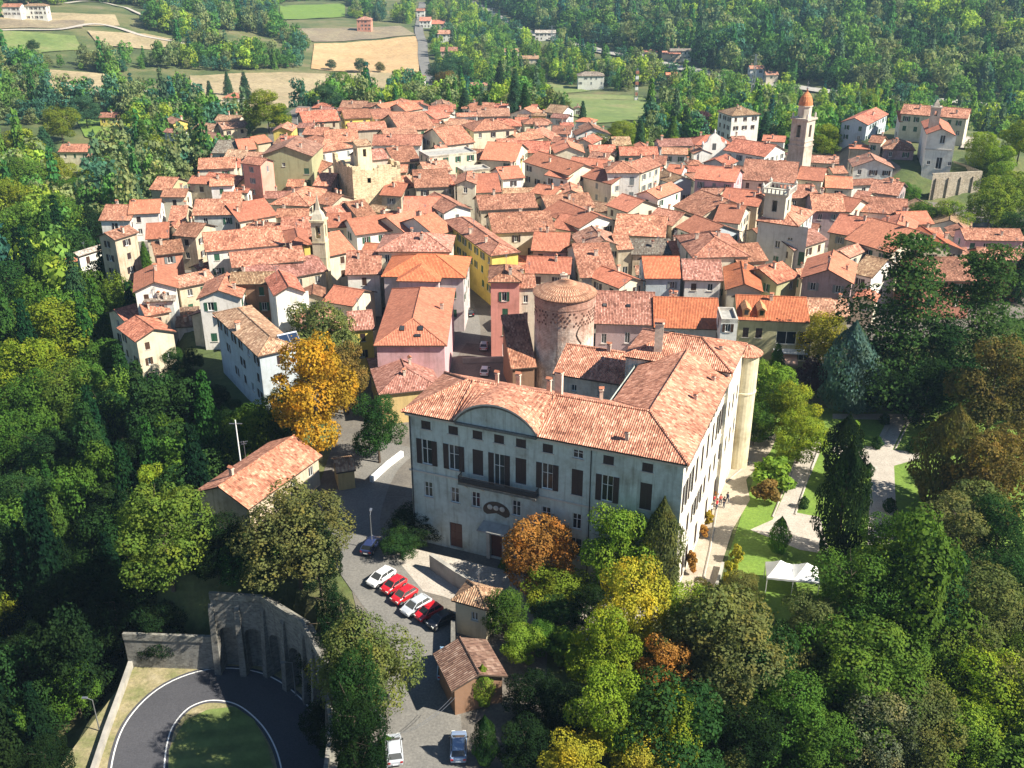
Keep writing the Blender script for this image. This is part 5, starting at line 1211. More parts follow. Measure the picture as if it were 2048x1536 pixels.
NT = '''335 1110 175 1.3 broad mid|big light green broad tree with a yellow tuft, left of the hairpin wall
310 1000 80 1.9 broad yellowgreen
600 1150 215 1.05 oak olive|large olive-green holm oak between the street and the hairpin terrace
735 1340 185 1.25 oak olive|tall olive-green holm oak on the street edge above the silver car
500 1130 120 1.0 oak dark
630 805 155 1.6 broad golden|big golden orange tree beside the street in front of town
640 690 130 1.4 broad olive|olive and rust tree just behind the golden orange tree
690 760 90 1.7 broad rust
755 860 100 1.5 oak dark|dark green tree at the palace's left corner
560 830 90 1.1 broad dark
500 850 80 1.0 broad green
445 880 90 1.0 oak dark
190 930 110 2.3 conifer dark|tall drooping spruce on the left slope
122 1080 95 2.1 conifer green
290 850 120 2.1 conifer dark
250 790 100 2.0 conifer dark
375 935 115 1.2 broad green
30 1150 115 1.2 oak brown|brownish round tree at the left edge
10 1240 90 1.3 broad yellowgreen
150 1380 95 1.3 broad green
40 1460 100 1.1 broad green
120 690 140 1.3 broad yellowgreen|bright yellow-green tree on the upper left slope
60 760 130 1.3 broad yellowgreen
35 690 120 1.3 broad mid
160 620 95 2.3 conifer bluegreen
200 660 90 2.2 conifer green
225 590 70 2.2 conifer dark
20 610 120 1.4 broad dark
90 580 110 1.3 broad green
40 480 110 1.3 broad mid
80 520 110 1.3 broad green
30 420 100 1.2 broad yellowgreen
110 450 100 1.2 broad green
80 600 90 1.2 oak dark
175 600 80 1.2 broad green
70 820 120 1.3 broad green
150 800 120 1.3 broad mid
25 900 120 1.3 broad green
95 930 110 1.3 broad dark
220 740 95 1.3 broad green
305 750 70 1.6 conifer green
290 515 34 1.8 conifer green
215 860 110 1.5 broad dark
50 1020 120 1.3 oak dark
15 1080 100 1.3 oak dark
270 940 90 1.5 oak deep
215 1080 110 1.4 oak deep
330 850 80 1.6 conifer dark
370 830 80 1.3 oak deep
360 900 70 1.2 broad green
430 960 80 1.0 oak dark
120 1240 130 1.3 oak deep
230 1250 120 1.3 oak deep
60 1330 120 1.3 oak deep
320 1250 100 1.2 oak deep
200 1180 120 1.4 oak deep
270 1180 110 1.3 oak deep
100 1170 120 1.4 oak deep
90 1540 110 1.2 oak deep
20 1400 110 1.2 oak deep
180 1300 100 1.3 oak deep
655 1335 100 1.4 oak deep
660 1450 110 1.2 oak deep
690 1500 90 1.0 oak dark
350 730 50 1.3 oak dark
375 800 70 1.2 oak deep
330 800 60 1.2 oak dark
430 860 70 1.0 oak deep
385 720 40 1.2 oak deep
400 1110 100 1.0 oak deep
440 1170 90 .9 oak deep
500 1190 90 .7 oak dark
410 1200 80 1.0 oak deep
350 780 60 1.2 oak dark
400 820 60 1.0 oak deep
1080 1112 140 1.15 broad orange|orange autumn tree in front of the palace portal
1110 1180 120 .8 broad yellowgreen
1232 1112 125 1.8 broad lime|tall yellow-green tree against the palace front
1322 1100 88 2.8 column olive|dark columnar evergreen at the palace's right corner
1265 1225 140 1.6 broad yellow|yellow and green tree below the palace corner
1205 1310 120 1.6 broad yellowgreen
1330 1345 100 1.6 broad orange
1215 1430 135 1.6 broad yellowgreen
1335 1465 130 1.5 broad yellowgreen
1150 1525 120 1.0 broad yellow
1290 1540 120 1.0 broad yellow
1375 1240 105 1.5 broad lime
1010 1230 80 1.5 broad green
1045 1290 80 1.1 broad lime
1090 1280 70 1.1 broad green
1140 1300 90 .9 bush lime
1110 1230 90 .8 oak dark
1170 1210 90 .9 oak deep
965 1370 44 2.4 column lime
970 1480 50 2.6 column dark
1060 1400 110 1.0 oak deep
1050 1490 110 1.0 oak deep
1120 1420 110 1.1 oak deep
1452 1322 245 1.0 oak olive|huge olive and dark green oak right of the yellow trees
1622 1262 140 1.05 oak olive|brownish green oak just below the white marquee
1700 1200 180 1.15 oak green
1720 1370 240 1.05 oak mid|very broad green oak in the lower right wood
1570 1440 160 1.3 oak green
1640 1500 140 1.2 broad green
1760 1470 170 1.2 oak grey
1850 1470 170 1.2 oak olive
1840 1180 190 1.2 oak dark
1860 1330 180 1.1 oak mid
1960 1400 190 1.2 oak yellowgreen
1950 1250 200 1.1 oak olive
1930 1500 170 1.1 oak lime
2030 1490 150 1.2 oak lime
2030 1330 140 1.2 oak mid
2020 1190 150 1.2 oak dark
1480 1480 150 1.2 oak deep
1400 1440 120 1.3 broad dark
1550 1290 90 1.2 oak dark
1480 1180 80 1.0 oak brown
1410 1190 60 1.0 broad brown
1800 1100 150 1.1 oak green
1900 1080 150 1.2 oak olive
2000 1080 150 1.2 oak dark
1975 965 140 1.5 broad rust
1898 915 125 1.9 column brown|tall brownish tree with a pointed top beside the garden cross path
1990 790 150 1.5 broad brown
1940 1030 120 1.3 broad olive
2030 920 110 1.4 broad rust
2040 700 70 2.0 conifer dark
1805 650 270 1.35 cedar cedar|big cedar towering over the right side of town
1960 660 240 1.4 cedar cedar|second spreading cedar right of the big cedar
1880 730 180 1.1 cedar dark
1760 760 120 1.2 oak deep
1850 790 130 1.0 oak deep
1700 735 105 1.9 column blue|silvery blue conifer in the palace garden
1735 760 70 2.1 column blue
1642 685 90 1.3 broad yellow|yellow tree in front of the olive-walled house
1625 760 60 1.5 broad purple|dark purple tree left of the blue conifer
1553 730 60 1.4 conifer green
1535 790 105 1.3 broad lime
1590 830 95 1.3 broad yellowgreen
1600 880 90 1.2 broad yellowgreen
1510 850 70 1.3 broad green
1688 1000 94 2.9 column deep|tall dark cypress in the middle of the palace garden
1690 900 80 2.0 column deep
1550 950 90 .8 bush lime
1530 985 60 1.0 bush rust
1560 1070 40 2.2 column green
1475 1108 32 1.3 bush yellow
1462 1150 36 1.6 bush yellow
1472 895 48 1.1 bush golden
1426 992 24 1.0 bush orange
1440 960 22 1.0 bush golden
1447 938 22 1.0 bush orange
1418 1035 26 1.1 bush golden
1408 1062 26 1.1 bush orange
1384 1125 30 1.8 bush orange
1755 885 22 1.3 ball dark
1770 838 20 1.3 ball dark
1825 893 24 1.2 ball dark
1715 890 22 1.3 ball dark
1738 940 22 1.4 ball dark
1608 1005 20 1.4 ball dark
1835 832 22 1.2 ball dark
1780 1010 26 1.2 ball dark
1700 860 50 1.0 bush lime
830 1050 110 .6 oak deep
800 1090 80 .7 oak dark
1010 1130 30 1.0 bush green
775 1490 40 .8 bush green
865 1050 60 .8 bush deep
1890 445 80 1.0 broad lime
1815 392 50 1.0 broad green
1845 440 70 1.0 broad mid
1985 410 90 1.2 broad lime
2030 400 90 1.2 broad lime
1995 335 70 1.2 broad lime
2035 320 70 1.2 broad yellowgreen
2030 470 90 1.0 oak dark
1965 300 60 1.2 broad yellowgreen
1720 215 60 1.1 broad yellowgreen
1690 260 60 1.1 broad mid
1745 205 50 1.1 broad yellowgreen
1650 285 60 1.1 broad yellowgreen
1500 260 46 1.4 conifer bluegreen
1530 262 50 1.4 conifer bluegreen
1560 275 46 1.3 conifer dark
1400 255 50 1.2 broad purple
1370 250 44 1.6 conifer dark
1345 270 44 1.5 conifer green
1300 245 46 2.0 conifer bluegreen
1280 285 40 2.1 conifer bluegreen
1355 300 44 1.1 broad yellowgreen
1385 320 40 1.1 broad mid
1240 270 60 .9 broad yellowgreen
1200 290 50 .9 broad olive
1250 315 60 .8 broad olive
1165 240 34 2.0 conifer bluegreen
1125 230 36 1.8 conifer bluegreen
1050 215 50 1.7 conifer dark
1030 195 50 2.0 conifer bluegreen
1065 170 50 1.5 broad green
1000 170 44 2.0 conifer dark
930 215 50 1.4 conifer bluegreen
960 230 40 1.3 conifer bluegreen
895 180 60 1.1 broad rust
880 150 50 1.1 broad bluegreen
910 140 55 1.1 broad bluegreen
800 195 60 .9 broad yellowgreen
760 200 50 .9 broad bluegreen
680 185 70 1.1 broad mid
650 205 60 1.0 broad bluegreen
535 225 80 1.0 broad yellowgreen
560 235 40 1.3 broad green
420 190 30 1.7 conifer bluegreen
490 180 38 1.7 conifer bluegreen
455 170 28 1.7 conifer bluegreen
375 215 60 1.1 broad mid
340 210 60 1.4 conifer bluegreen
290 300 60 1.8 conifer green
320 320 70 1.3 broad yellowgreen
360 310 60 1.1 broad olive
250 350 70 1.5 conifer dark
300 345 60 1.2 broad green
230 380 70 1.4 conifer green
270 380 60 1.2 oak dark
180 380 70 1.2 broad yellowgreen
140 400 70 1.2 broad green
210 320 60 1.1 broad yellowgreen
110 350 70 1.1 broad yellowgreen
50 360 80 1.1 broad mid
40 300 80 1.0 broad yellowgreen
90 290 60 1.1 conifer bluegreen
170 225 60 1.0 broad bluegreen
120 250 70 1.0 broad yellowgreen
720 130 22 1.2 broad bluegreen
662 130 20 1.0 broad bluegreen
760 135 20 1.0 broad olive
65 92 24 1.0 oak dark
195 440 60 1.1 oak dark
240 500 40 1.4 conifer green
330 700 40 1.0 bush green
380 760 50 1.0 oak deep
430 800 60 .9 oak deep
470 830 60 .9 oak dark
1935 560 90 1.2 conifer dark
2040 560 70 1.6 conifer dark
1725 560 34 1.5 broad purple'''
for ln in NT.split('\n'):
    ln, _, lab = ln.partition('|'); t = ln.split(); tree(float(t[0]), float(t[1]), float(t[2]), float(t[3]), t[4], t[5], lab or None)
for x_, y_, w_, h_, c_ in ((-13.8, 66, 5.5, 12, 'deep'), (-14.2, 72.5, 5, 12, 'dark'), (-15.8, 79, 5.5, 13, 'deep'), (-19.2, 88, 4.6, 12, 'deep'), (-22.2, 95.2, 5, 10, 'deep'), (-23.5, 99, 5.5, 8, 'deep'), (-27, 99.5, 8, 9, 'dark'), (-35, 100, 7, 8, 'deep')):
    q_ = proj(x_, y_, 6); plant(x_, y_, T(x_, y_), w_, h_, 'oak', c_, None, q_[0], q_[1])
# ---------------------------------------------------------------- woods that read as one mass (instanced, one object per wood)
def lowcrown(seed, kind):
    me = crown_broad(700, .045, 10, seed=seed) if kind == 'b' else (crown_broad(6000, .017, 16, seed=seed) if kind == 'B' else (crown_conifer(5000, .021, seed, levels=16) if kind == 'C' else crown_conifer(600, .055, seed, levels=10)))
    me.materials.append(MATS['wood_foliage']); return me
WP = [bpy.data.objects.new('wood_crown', lowcrown(i, 'b')) for i in range(4)] + [bpy.data.objects.new('wood_crown', lowcrown(8, 'c'))]
WN = [bpy.data.objects.new('wood_crown', lowcrown(30 + i, 'B')) for i in range(4)] + [bpy.data.objects.new('wood_crown', lowcrown(9, 'C'))]
def wood(name, label, P, S_, C, K, near=False):
    me = bpy.data.meshes.new(name); me.from_pydata([tuple(p) for p in P], [], [])
    a = me.attributes.new('sc', 'FLOAT_VECTOR', 'POINT'); a.data.foreach_set('vector', np.array(S_, np.float32).ravel())
    a = me.attributes.new('tint', 'FLOAT_COLOR', 'POINT'); a.data.foreach_set('color', np.concatenate([np.array(C, np.float32), np.ones((len(P), 1), np.float32)], 1).ravel())
    a = me.attributes.new('kind_index', 'INT', 'POINT'); a.data.foreach_set('value', np.array(K, np.int32))
    a = me.attributes.new('rot', 'FLOAT_VECTOR', 'POINT'); a.data.foreach_set('vector', np.stack([np.zeros(len(P)), np.zeros(len(P)), NR.uniform(0, 6.28, len(P))], 1).astype(np.float32).ravel())
    o = ob(name, me); o['kind'] = 'stuff'; o['label'] = label; me.materials.append(MATS['wood_foliage'])
    ng = bpy.data.node_groups.new(name, 'GeometryNodeTree'); ng.interface.new_socket('Geometry', in_out='INPUT', socket_type='NodeSocketGeometry'); ng.interface.new_socket('Geometry', in_out='OUTPUT', socket_type='NodeSocketGeometry')
    N = ng.nodes.new; L = ng.links.new; gi = N('NodeGroupInput'); go = N('NodeGroupOutput'); iop = N('GeometryNodeInstanceOnPoints'); g2i = N('GeometryNodeGeometryToInstance')
    for p in reversed(WN if near else WP): oi = N('GeometryNodeObjectInfo'); oi.inputs['Object'].default_value = p; L(oi.outputs['Geometry'], g2i.inputs[0])
    def attr(nm, ty): x = N('GeometryNodeInputNamedAttribute'); x.data_type = ty; x.inputs['Name'].default_value = nm; return x.outputs['Attribute']
    L(gi.outputs[0], iop.inputs['Points']); L(g2i.outputs[0], iop.inputs['Instance']); iop.inputs['Pick Instance'].default_value = True
    L(attr('kind_index', 'INT'), iop.inputs['Instance Index']); L(attr('rot', 'FLOAT_VECTOR'), iop.inputs['Rotation']); L(attr('sc', 'FLOAT_VECTOR'), iop.inputs['Scale']); L(iop.outputs[0], go.inputs[0])
    m = o.modifiers.new('trees', 'NODES'); m.node_group = ng; return o
# clearings given as seen from the air, turned into ground polygons
CLEAR = [G(q) for q in ([(600, 138), (618, 84), (560, 56), (555, 8), (695, 2), (695, 36), (838, 50), (842, 150), (800, 165), (760, 190), (640, 203), (560, 226), (380, 200), (380, 148), (560, 140)],
         [(1080, 160), (1180, 178), (1290, 188), (1350, 214), (1300, 244), (1190, 250), (1150, 236), (1085, 200)], [(0, 8), (240, 18), (300, 60), (400, 84), (300, 104), (170, 104), (80, 108), (0, 110)],
         [(100, 138), (232, 150), (210, 197), (90, 192)], [(130, 225), (260, 238), (270, 300), (160, 290), (95, 330), (70, 320)], [(100, 318), (215, 318), (215, 390), (105, 395)])]
ROADS = [(G([(868, 180), (852, 140), (845, 85), (838, 62), (842, 30), (845, 5)]), 9), (G([(940, 5), (1010, 45), (1075, 72), (1180, 98), (1290, 122), (1420, 152), (1500, 168), (1640, 184), (1800, 200), (1965, 212), (2150, 222)]), 11)]
def segd(x, y, pts):
    d = 1e9
    for (ax, ay), (bx, by) in zip(pts[:-1], pts[1:]):
        ex, ey = bx - ax, by - ay; t = max(0, min(1, ((x - ax) * ex + (y - ay) * ey) / (ex * ex + ey * ey + 1e-9))); d = min(d, math.hypot(x - ax - t * ex, y - ay - t * ey))
    return d
GARD = [(-16, 60), (-19.5, 90), (-24, 97), (-38, 98.5), (-48, 111), (-34, 122), (-34, 140), (-58, 160), (-64, 182), (-74, 206), (-95, 224), (-108, 262), (-102, 300), (-90, 340), (-92, 392), (-90, 440), (-5, 425), (36, 398), (48, 345), (100, 348), (170, 352), (166, 276), (150, 262), (180, 250), (176, 214), (125, 190), (105, 160), (80, 145), (84, 128), (76, 100), (60, 92), (36, 94), (22, 88), (12, 84), (8, 60)]
def scatter(n, xr, yr, test, size, pal, seed, con=.12):
    g = np.random.default_rng(seed); X = g.uniform(*xr, n); Y = g.uniform(*yr, n)
    keep = (sdist(X, Y, GARD) > 4) & (sdist(X, Y, HAIR) > 5)
    for c in CLEAR:
        keep &= sdist(X, Y, c) > 2
        for ds, pr in ((18, 1), (36, .95), (60, .6)): keep &= ~((sdist(X * (1 + ds / Y), Y + ds, c) < 0) & (Y > 380) & (g.random(n) < pr))
    for (fx, fy, fr, ro_) in HOUSES[NHS:NHE]:
        for ds in (0, 14, 26, 38): keep &= ~((np.hypot(X * (1 + ds / Y) - fx, Y + ds - fy) < fr + 4) & (g.random(n) < .85))
    X, Y = X[keep], Y[keep]
    hx = np.array([[a, b, c] for a, b, c, _ in HOUSES])
    dd = np.min(np.hypot(X[:, None] - hx[None, :, 0], (Y[:, None] - hx[None, :, 1] + np.where(hx[None, :, 1] > 400, 8, 0)) * .75) - hx[None, :, 2], axis=1); keep = dd > 2.5
    for pts, wd in ROADS: keep &= np.array([segd(x, y, pts) > wd and (segd(x * (1 + 22 / y), y + 22, pts) > wd or (x * 7.3 + y * 3.1) % 1 < .12) and (segd(x * (1 + 42 / y), y + 42, pts) > wd or (x * 7.3 + y * 3.1) % 1 < .3) for x, y in zip(X, Y)])
    keep &= np.array([test(x, y) for x, y in zip(X, Y)]); X, Y = X[keep], Y[keep]
    # thin out to keep crowns apart
    cell = size * .62; seen = {}; ok = []
    for i, (x, y) in enumerate(zip(X, Y)):
        k = (int(x // cell), int(y // cell))
        if k in seen: continue
        seen[k] = 1; ok.append(i)
    X, Y = X[ok], Y[ok]; Z = TN(X, Y); m = len(X)
    w_ = size * (.55 + .95 * g.random(m) ** 1.5 + .25 * np.sin(X * .05) * np.cos(Y * .06)); h_ = w_ * g.uniform(.9, 1.5, m); kind = np.where(g.random(m) < con, 4, g.integers(0, 4, m)); h_ = np.where(kind == 4, w_ * 1.9, h_); w_ = np.where(kind == 4, w_ * .75, w_)
    patch = np.sin(X * .021 + seed) * np.cos(Y * .017) + .6 * np.sin(X * .07 + Y * .05); pal = np.array([COL[c] for c in pal]); idx = np.clip(((patch + 1.6) / 3.2 * len(pal) + g.normal(0, .9, m)), 0, len(pal) - 1).astype(int)
    C = pal[idx] * g.uniform(.75, 1.3, (m, 1)); C[kind == 4] *= np.array([.5, .7, .9])
    return np.stack([X, Y, Z + h_ * .02], 1), np.stack([w_, w_, h_], 1), C, kind
hw_pts = ROADS[1][0]
def beyond(x, y):     # far side of the motorway
    for (ax, ay), (bx, by) in zip(hw_pts[:-1], hw_pts[1:]):
        if ax <= x <= bx or bx <= x <= ax: return y > ay + (by - ay) * (x - ax) / (bx - ax + 1e-9)
    return x > hw_pts[0][0]
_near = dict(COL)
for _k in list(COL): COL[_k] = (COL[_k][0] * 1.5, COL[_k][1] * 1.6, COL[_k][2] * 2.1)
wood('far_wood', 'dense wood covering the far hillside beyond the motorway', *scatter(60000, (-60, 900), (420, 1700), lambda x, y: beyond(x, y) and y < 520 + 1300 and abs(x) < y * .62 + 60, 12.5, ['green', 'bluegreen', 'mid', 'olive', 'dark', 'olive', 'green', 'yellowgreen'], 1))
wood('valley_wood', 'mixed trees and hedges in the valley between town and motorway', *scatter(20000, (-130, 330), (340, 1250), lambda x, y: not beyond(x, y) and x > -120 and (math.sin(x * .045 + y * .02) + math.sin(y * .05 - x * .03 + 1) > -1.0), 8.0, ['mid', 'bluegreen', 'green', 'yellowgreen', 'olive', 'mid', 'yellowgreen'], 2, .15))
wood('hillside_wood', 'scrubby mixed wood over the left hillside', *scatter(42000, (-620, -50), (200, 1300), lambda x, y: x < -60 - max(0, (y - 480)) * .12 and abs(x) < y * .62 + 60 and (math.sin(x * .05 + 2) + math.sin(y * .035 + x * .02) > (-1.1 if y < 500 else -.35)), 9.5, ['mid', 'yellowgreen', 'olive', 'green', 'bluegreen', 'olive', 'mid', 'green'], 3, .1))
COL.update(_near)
wood('ravine_wood', 'shade-darkened wood filling the ravine below the hairpin on the left', *scatter(6000, (-150, -30), (40, 128), lambda x, y: True, 8.5, ['deep', 'deep', 'dark', 'deep', 'dark'], 4, .25), near=True)  # palette kept near black, the ravine's shade is in the leaf colour
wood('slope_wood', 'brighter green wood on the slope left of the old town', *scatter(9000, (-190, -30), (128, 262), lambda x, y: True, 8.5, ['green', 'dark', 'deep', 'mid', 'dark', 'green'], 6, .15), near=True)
wood('park_wood', 'wood filling the lower right slope below the palace garden', *scatter(14000, (8, 260), (40, 330), lambda x, y: not (24 < x < 40 and y > 84 and y < 96), 8.0, ['dark', 'green', 'olive', 'mid', 'dark'], 5, .05), near=True)
# ---------------------------------------------------------------- hairpin terrace: arcaded retaining wall, parapet
WALLP = [(-46.5, 95.6), (-35.2, 95.0), (-29, 94.4), (-23.4, 89.8), (-20.0, 83.4), (-17.6, 74), (-16.5, 58)]
aw = thing('retaining_wall', 'high arcaded retaining wall of grey masonry around the hairpin bend', 'wall', (-29, 94.4, HZ)); B0 = Vector((-29, 94.4, HZ))
mb = MB(); cap = MB()
def bay(mb, A, e, inn, w, H, aw_, ah, dep):
    """one bay of wall with a round-headed recess"""
    P = lambda u, z, d=0: A + e * u + inn * d + Vector((0, 0, z))
    def F(p):
        n = (p[1] - p[0]).cross(p[2] - p[0]); mb.face(p if n.dot(inn) < 0 else p[::-1])
    a, b = (w - aw_) / 2, (w + aw_) / 2; r = aw_ / 2; zs = ah - r
    F([P(0, 0), P(a, 0), P(a, H), P(0, H)]); F([P(b, 0), P(w, 0), P(w, H), P(b, H)])
    k = 8; arc_ = [(w / 2 - r * math.cos(math.pi * i / k), zs + r * math.sin(math.pi * i / k)) for i in range(k + 1)]
    for (u0, z0), (u1, z1) in zip(arc_[:-1], arc_[1:]):
        F([P(u0, z0), P(u1, z1), P(u1, H), P(u0, H)]); mb.face([P(u0, z0), P(u1, z1), P(u1, z1, dep), P(u0, z0, dep)])
    mb.face([P(a, 0), P(a, 0, dep), P(a, zs, dep), P(a, zs)]); mb.face([P(b, 0), P(b, zs), P(b, zs, dep), P(b, 0, dep)])
    F([P(a, 0, dep), P(b, 0, dep), P(b, ah, dep), P(a, ah, dep)])
for i, (p, q) in enumerate(zip(WALLP[:-1], WALLP[1:])):
    p = Vector((*p, HZ)) - B0; q = Vector((*q, HZ)) - B0; e = (q - p).normalized(); L = (q - p).length; inn = Vector((-e.y, e.x, 0))
    if inn.dot(Vector((0.3, 1, 0)) if i < 3 else Vector((1, 0, 0))) < 0: inn = -inn
    H = 4.2 if i == 0 else 10.6
    n = {0: 0, 1: 2, 2: 2, 3: 2, 4: 2, 5: 3}[i]
    if n:
        for j in range(n): bay(mb, p + e * (L * j / n), e, inn, L / n, H, min(3.1, L / n - .9), 6.6, 1.1)
        for j in range(n):
            bt = MB(); c = p + e * (L * j / n); M = Matrix.Translation(c) @ Matrix.Rotation(math.atan2(e.y, e.x), 4, 'Z')
            sg = 1 if (M.to_3x3() @ Vector((0, 1, 0))).dot(inn) > 0 else -1
            f = [(-.42, -.9 * sg, 0), (.42, -.9 * sg, 0), (.3, -.25 * sg, 9.4), (-.3, -.25 * sg, 9.4)]; g = [(-.42, .05 * sg, 0), (.42, .05 * sg, 0), (.3, .05 * sg, 9.9), (-.3, .05 * sg, 9.9)]
            f = [M @ Vector(v) for v in f]; g = [M @ Vector(v) for v in g]
            bt.face(f); bt.face([f[1], g[1], g[2], f[2]]); bt.face([f[0], f[3], g[3], g[0]]); bt.face([f[3], f[2], g[2], g[3]])
            ob('buttress', bt.mesh('buttress', ['rough_stone']), aw, color=(.17, .18, .18))
    else: panel(mb, p, e, L, 0, H, [], inn)
    M = Matrix.Translation(p) @ Matrix.Rotation(math.atan2(e.y, e.x), 4, 'Z'); s_ = 1 if (M.to_3x3() @ Vector((0, 1, 0))).dot(inn) > 0 else -1
    y0, y1 = sorted((-.15 * s_, 1.1 * s_)); cap.box(0, L, y0, y1, H, H + .12, 0, M); y0, y1 = sorted((-.15 * s_, .25 * s_)); cap.box(0, L, y0, y1, H + .12, H + .9, 0, M)
ob('wall', mb.mesh('wall', ['rough_stone']), aw, color=(.19, .20, .20)); ob('parapet', cap.mesh('parapet', ['rough_stone']), aw, color=(.22, .23, .22))  # wall, buttress and parapet tones darkened to stand for tree shade
def lowwall(name, label, pts, h_, th, mat, color=None, z=0.0, up=True):
    mb = MB(); o0 = Vector((*pts[0][:2], z))
    for a, b in zip(pts[:-1], pts[1:]):
        a = Vector((*a[:2], z)) - o0; b = Vector((*b[:2], z)) - o0; e = b - a; M = Matrix.Translation(a) @ Matrix.Rotation(math.atan2(e.y, e.x), 4, 'Z'); mb.box(0, e.length, -th / 2, th / 2, -.6, h_, 0, M)
    o = ob(name, mb.mesh(name, [mat]), None, o0, color=color); return tag(o, label, 'wall')
lowwall('parapet_wall', 'long pale low wall along the left edge of the hairpin terrace', [at(*p, HZ + .9) for p in ((264, 1312), (238, 1385), (212, 1455), (185, 1536), (165, 1600))], .9, .5, 'concrete', z=HZ)
lowwall('forecourt_wall', 'white topped wall between the palace forecourt and the parked cars', [at(862, 1108, 2.2), at(910, 1140, 2.2), at(957, 1168, 2.2)], 2.2, .55, 'concrete')
lowwall('street_wall', 'short white wall at the street corner left of the palace', [at(742, 955, .8), at(775, 925, .8), at(804, 903, .8)], .9, .5, 'white_paint')
lowwall('garden_wall', 'low pale wall beside yellow shrubs at the foot of the garden drive', [at(1446, 1125, .8), at(1436, 1160, .8), at(1422, 1195, .8)], .9, .3, 'concrete')
lowwall('gate_wall', 'dark old wall linking the gatehouse to the brown shed', [at(906, 1240, 2), at(905, 1330, 2)], 2.0, .45, 'flat_stone_wall')
lowwall('lane_wall', 'pale wall closing the little square beside the pink corner house', [at(925, 716, 1), at(1030, 712, 1)], 1.0, .35, 'concrete')
# ---------------------------------------------------------------- vehicles
def car_meshes(L=4.0, W=1.7, H=1.45, van=False):
    st = ([(-.5, .36, .55, .80), (-.485, .47, .32, .92), (-.40, .5, .26, .96), (.18, .5, .26, .95), (.36, .49, .26, .86), (.47, .45, .30, .74), (.5, .36, .42, .62)])
    body = MB(); rings = []
    for x, w_, z0, z1 in st:
        x *= L; w_ *= W; zm = (z0 + z1) / 2
        rings.append([(x, -w_ * .9, z0), (x, -w_, zm), (x, -w_ * .97, z1 - .08), (x, -w_ * .86, z1), (x, w_ * .86, z1), (x, w_ * .97, z1 - .08), (x, w_, zm), (x, w_ * .9, z0)])
    for a, b in zip(rings[:-1], rings[1:]):
        for i in range(8): j = (i + 1) % 8; body.face([a[i], a[j], b[j], b[i]])
    body.face(rings[0]); body.face(rings[-1][::-1])
    cab = ((-.47, -.44, .30, .44) if not van else (-.485, -.475, .36, .46)) if True else 0
    if van: xb0, xb1, xt0, xt1 = -.475 * L, .40 * L, -.46 * L, .24 * L
    else: xb0, xb1, xt0, xt1 = -.45 * L, .30 * L, -.34 * L, .10 * L
    zb, zt = .93, H; wb, wt_ = W * .45, W * .37
    lo = [(xb0, -wb, zb), (xb1, -wb, zb - .06), (xb1, wb, zb - .06), (xb0, wb, zb)]; up = [(xt0, -wt_, zt - .06), (xt1, -wt_, zt - .06), (xt1, wt_, zt - .06), (xt0, wt_, zt - .06)]
    gl = MB()
    for i in range(4): j = (i + 1) % 4; gl.face([lo[i], lo[j], up[j], up[i]])
    rf = MB(); rf.face([(xt0 + .1, -wt_ + .12, zt), (xt1 - .1, -wt_ + .12, zt), (xt1 - .1, wt_ - .12, zt), (xt0 + .1, wt_ - .12, zt)])
    tp = [(xt0 + .1, -wt_ + .12, zt), (xt1 - .1, -wt_ + .12, zt), (xt1 - .1, wt_ - .12, zt), (xt0 + .1, wt_ - .12, zt)]
    for i in range(4): j = (i + 1) % 4; rf.face([up[i], up[j], tp[j], tp[i]])
    for i in range(4): rf.tube(lo[i], up[i], .045, n=5)
    for s_ in (-1, 1): rf.tube(((xb0 + xb1) / 2 - .1, s_ * wb, zb), ((xt0 + xt1) / 2, s_ * wt_, zt - .05), .035, n=4)
    wh = MB(); wh.tube((0, -.1, 0), (0, .1, 0), .31, n=14); rim = MB(); rim.tube((0, -.112, 0), (0, .112, 0), .19, n=10)
    hl = MB(); hl.box(-.05, .06, -.17, .17, -.07, .07); tl = MB(); tl.box(-.05, .05, -.13, .13, -.1, .1); pl_ = MB(); pl_.box(-.01, .02, -.26, .26, -.06, .06); mi_ = MB(); mi_.box(-.06, .06, -.09, .09, -.05, .07)
    return dict(body=body.mesh('body', ['car_paint'], True), glass=gl.mesh('windows', ['window_glass']), roof=rf.mesh('roof', ['car_paint']), wheel=wh.mesh('wheel', ['rubber']), rim=rim.mesh('rim', ['steel']), hl=hl.mesh('headlight', ['lamp_glass']), tl=tl.mesh('tail_light', ['red_lamp']), plate=pl_.mesh('number_plate', ['white_paint']), mir=mi_.mesh('mirror', ['rubber']), L=L, W=W)
KC = [car_meshes(3.3, 1.5, 1.38), car_meshes(3.8, 1.6, 1.36), car_meshes(4.5, 1.85, 2.05, True)]
def car(px, py, k, colr, rz, label, z=None, group='parked cars'):
    z = (0.10 if z is None else z); p = at(px, py, z + .7); K = KC[k]; r_ = thing('parked_car' if k < 2 else 'van', label, 'car' if k < 2 else 'van', (p[0], p[1], z), R(rz), group); L, W = K['L'], K['W']
    ob('body', K['body'], r_, color=colr); ob('windows', K['glass'], r_); ob('roof', K['roof'], r_, color=colr)
    for sx in (-.31, .33):
        for sy in (-1, 1): wq = ob('wheel', K['wheel'], r_, (sx * L, sy * (W / 2 - .09), .31)); ob('rim', K['rim'], wq)
    for sy in (-1, 1): ob('headlight', K['hl'], r_, (.475 * L, sy * W * .33, .66)); ob('tail_light', K['tl'], r_, (-.49 * L, sy * W * .36, .72)); ob('mirror', K['mir'], r_, (.2 * L, sy * (W / 2 + .05), .95))
    ob('number_plate', K['plate'], r_, (-.505 * L, 0, .5)); return r_
RED, WH, SIL, NAVY, BLK = (.50, .012, .02), (.72, .72, .72), (.45, .48, .52), (.02, .03, .09), (.015, .015, .02)
car(762, 1152, 1, WH, 232, 'white car at the upper end of the parked row, beyond the red ones')
car(787, 1168, 0, RED, 230, 'red car second in the row, next to the white car')
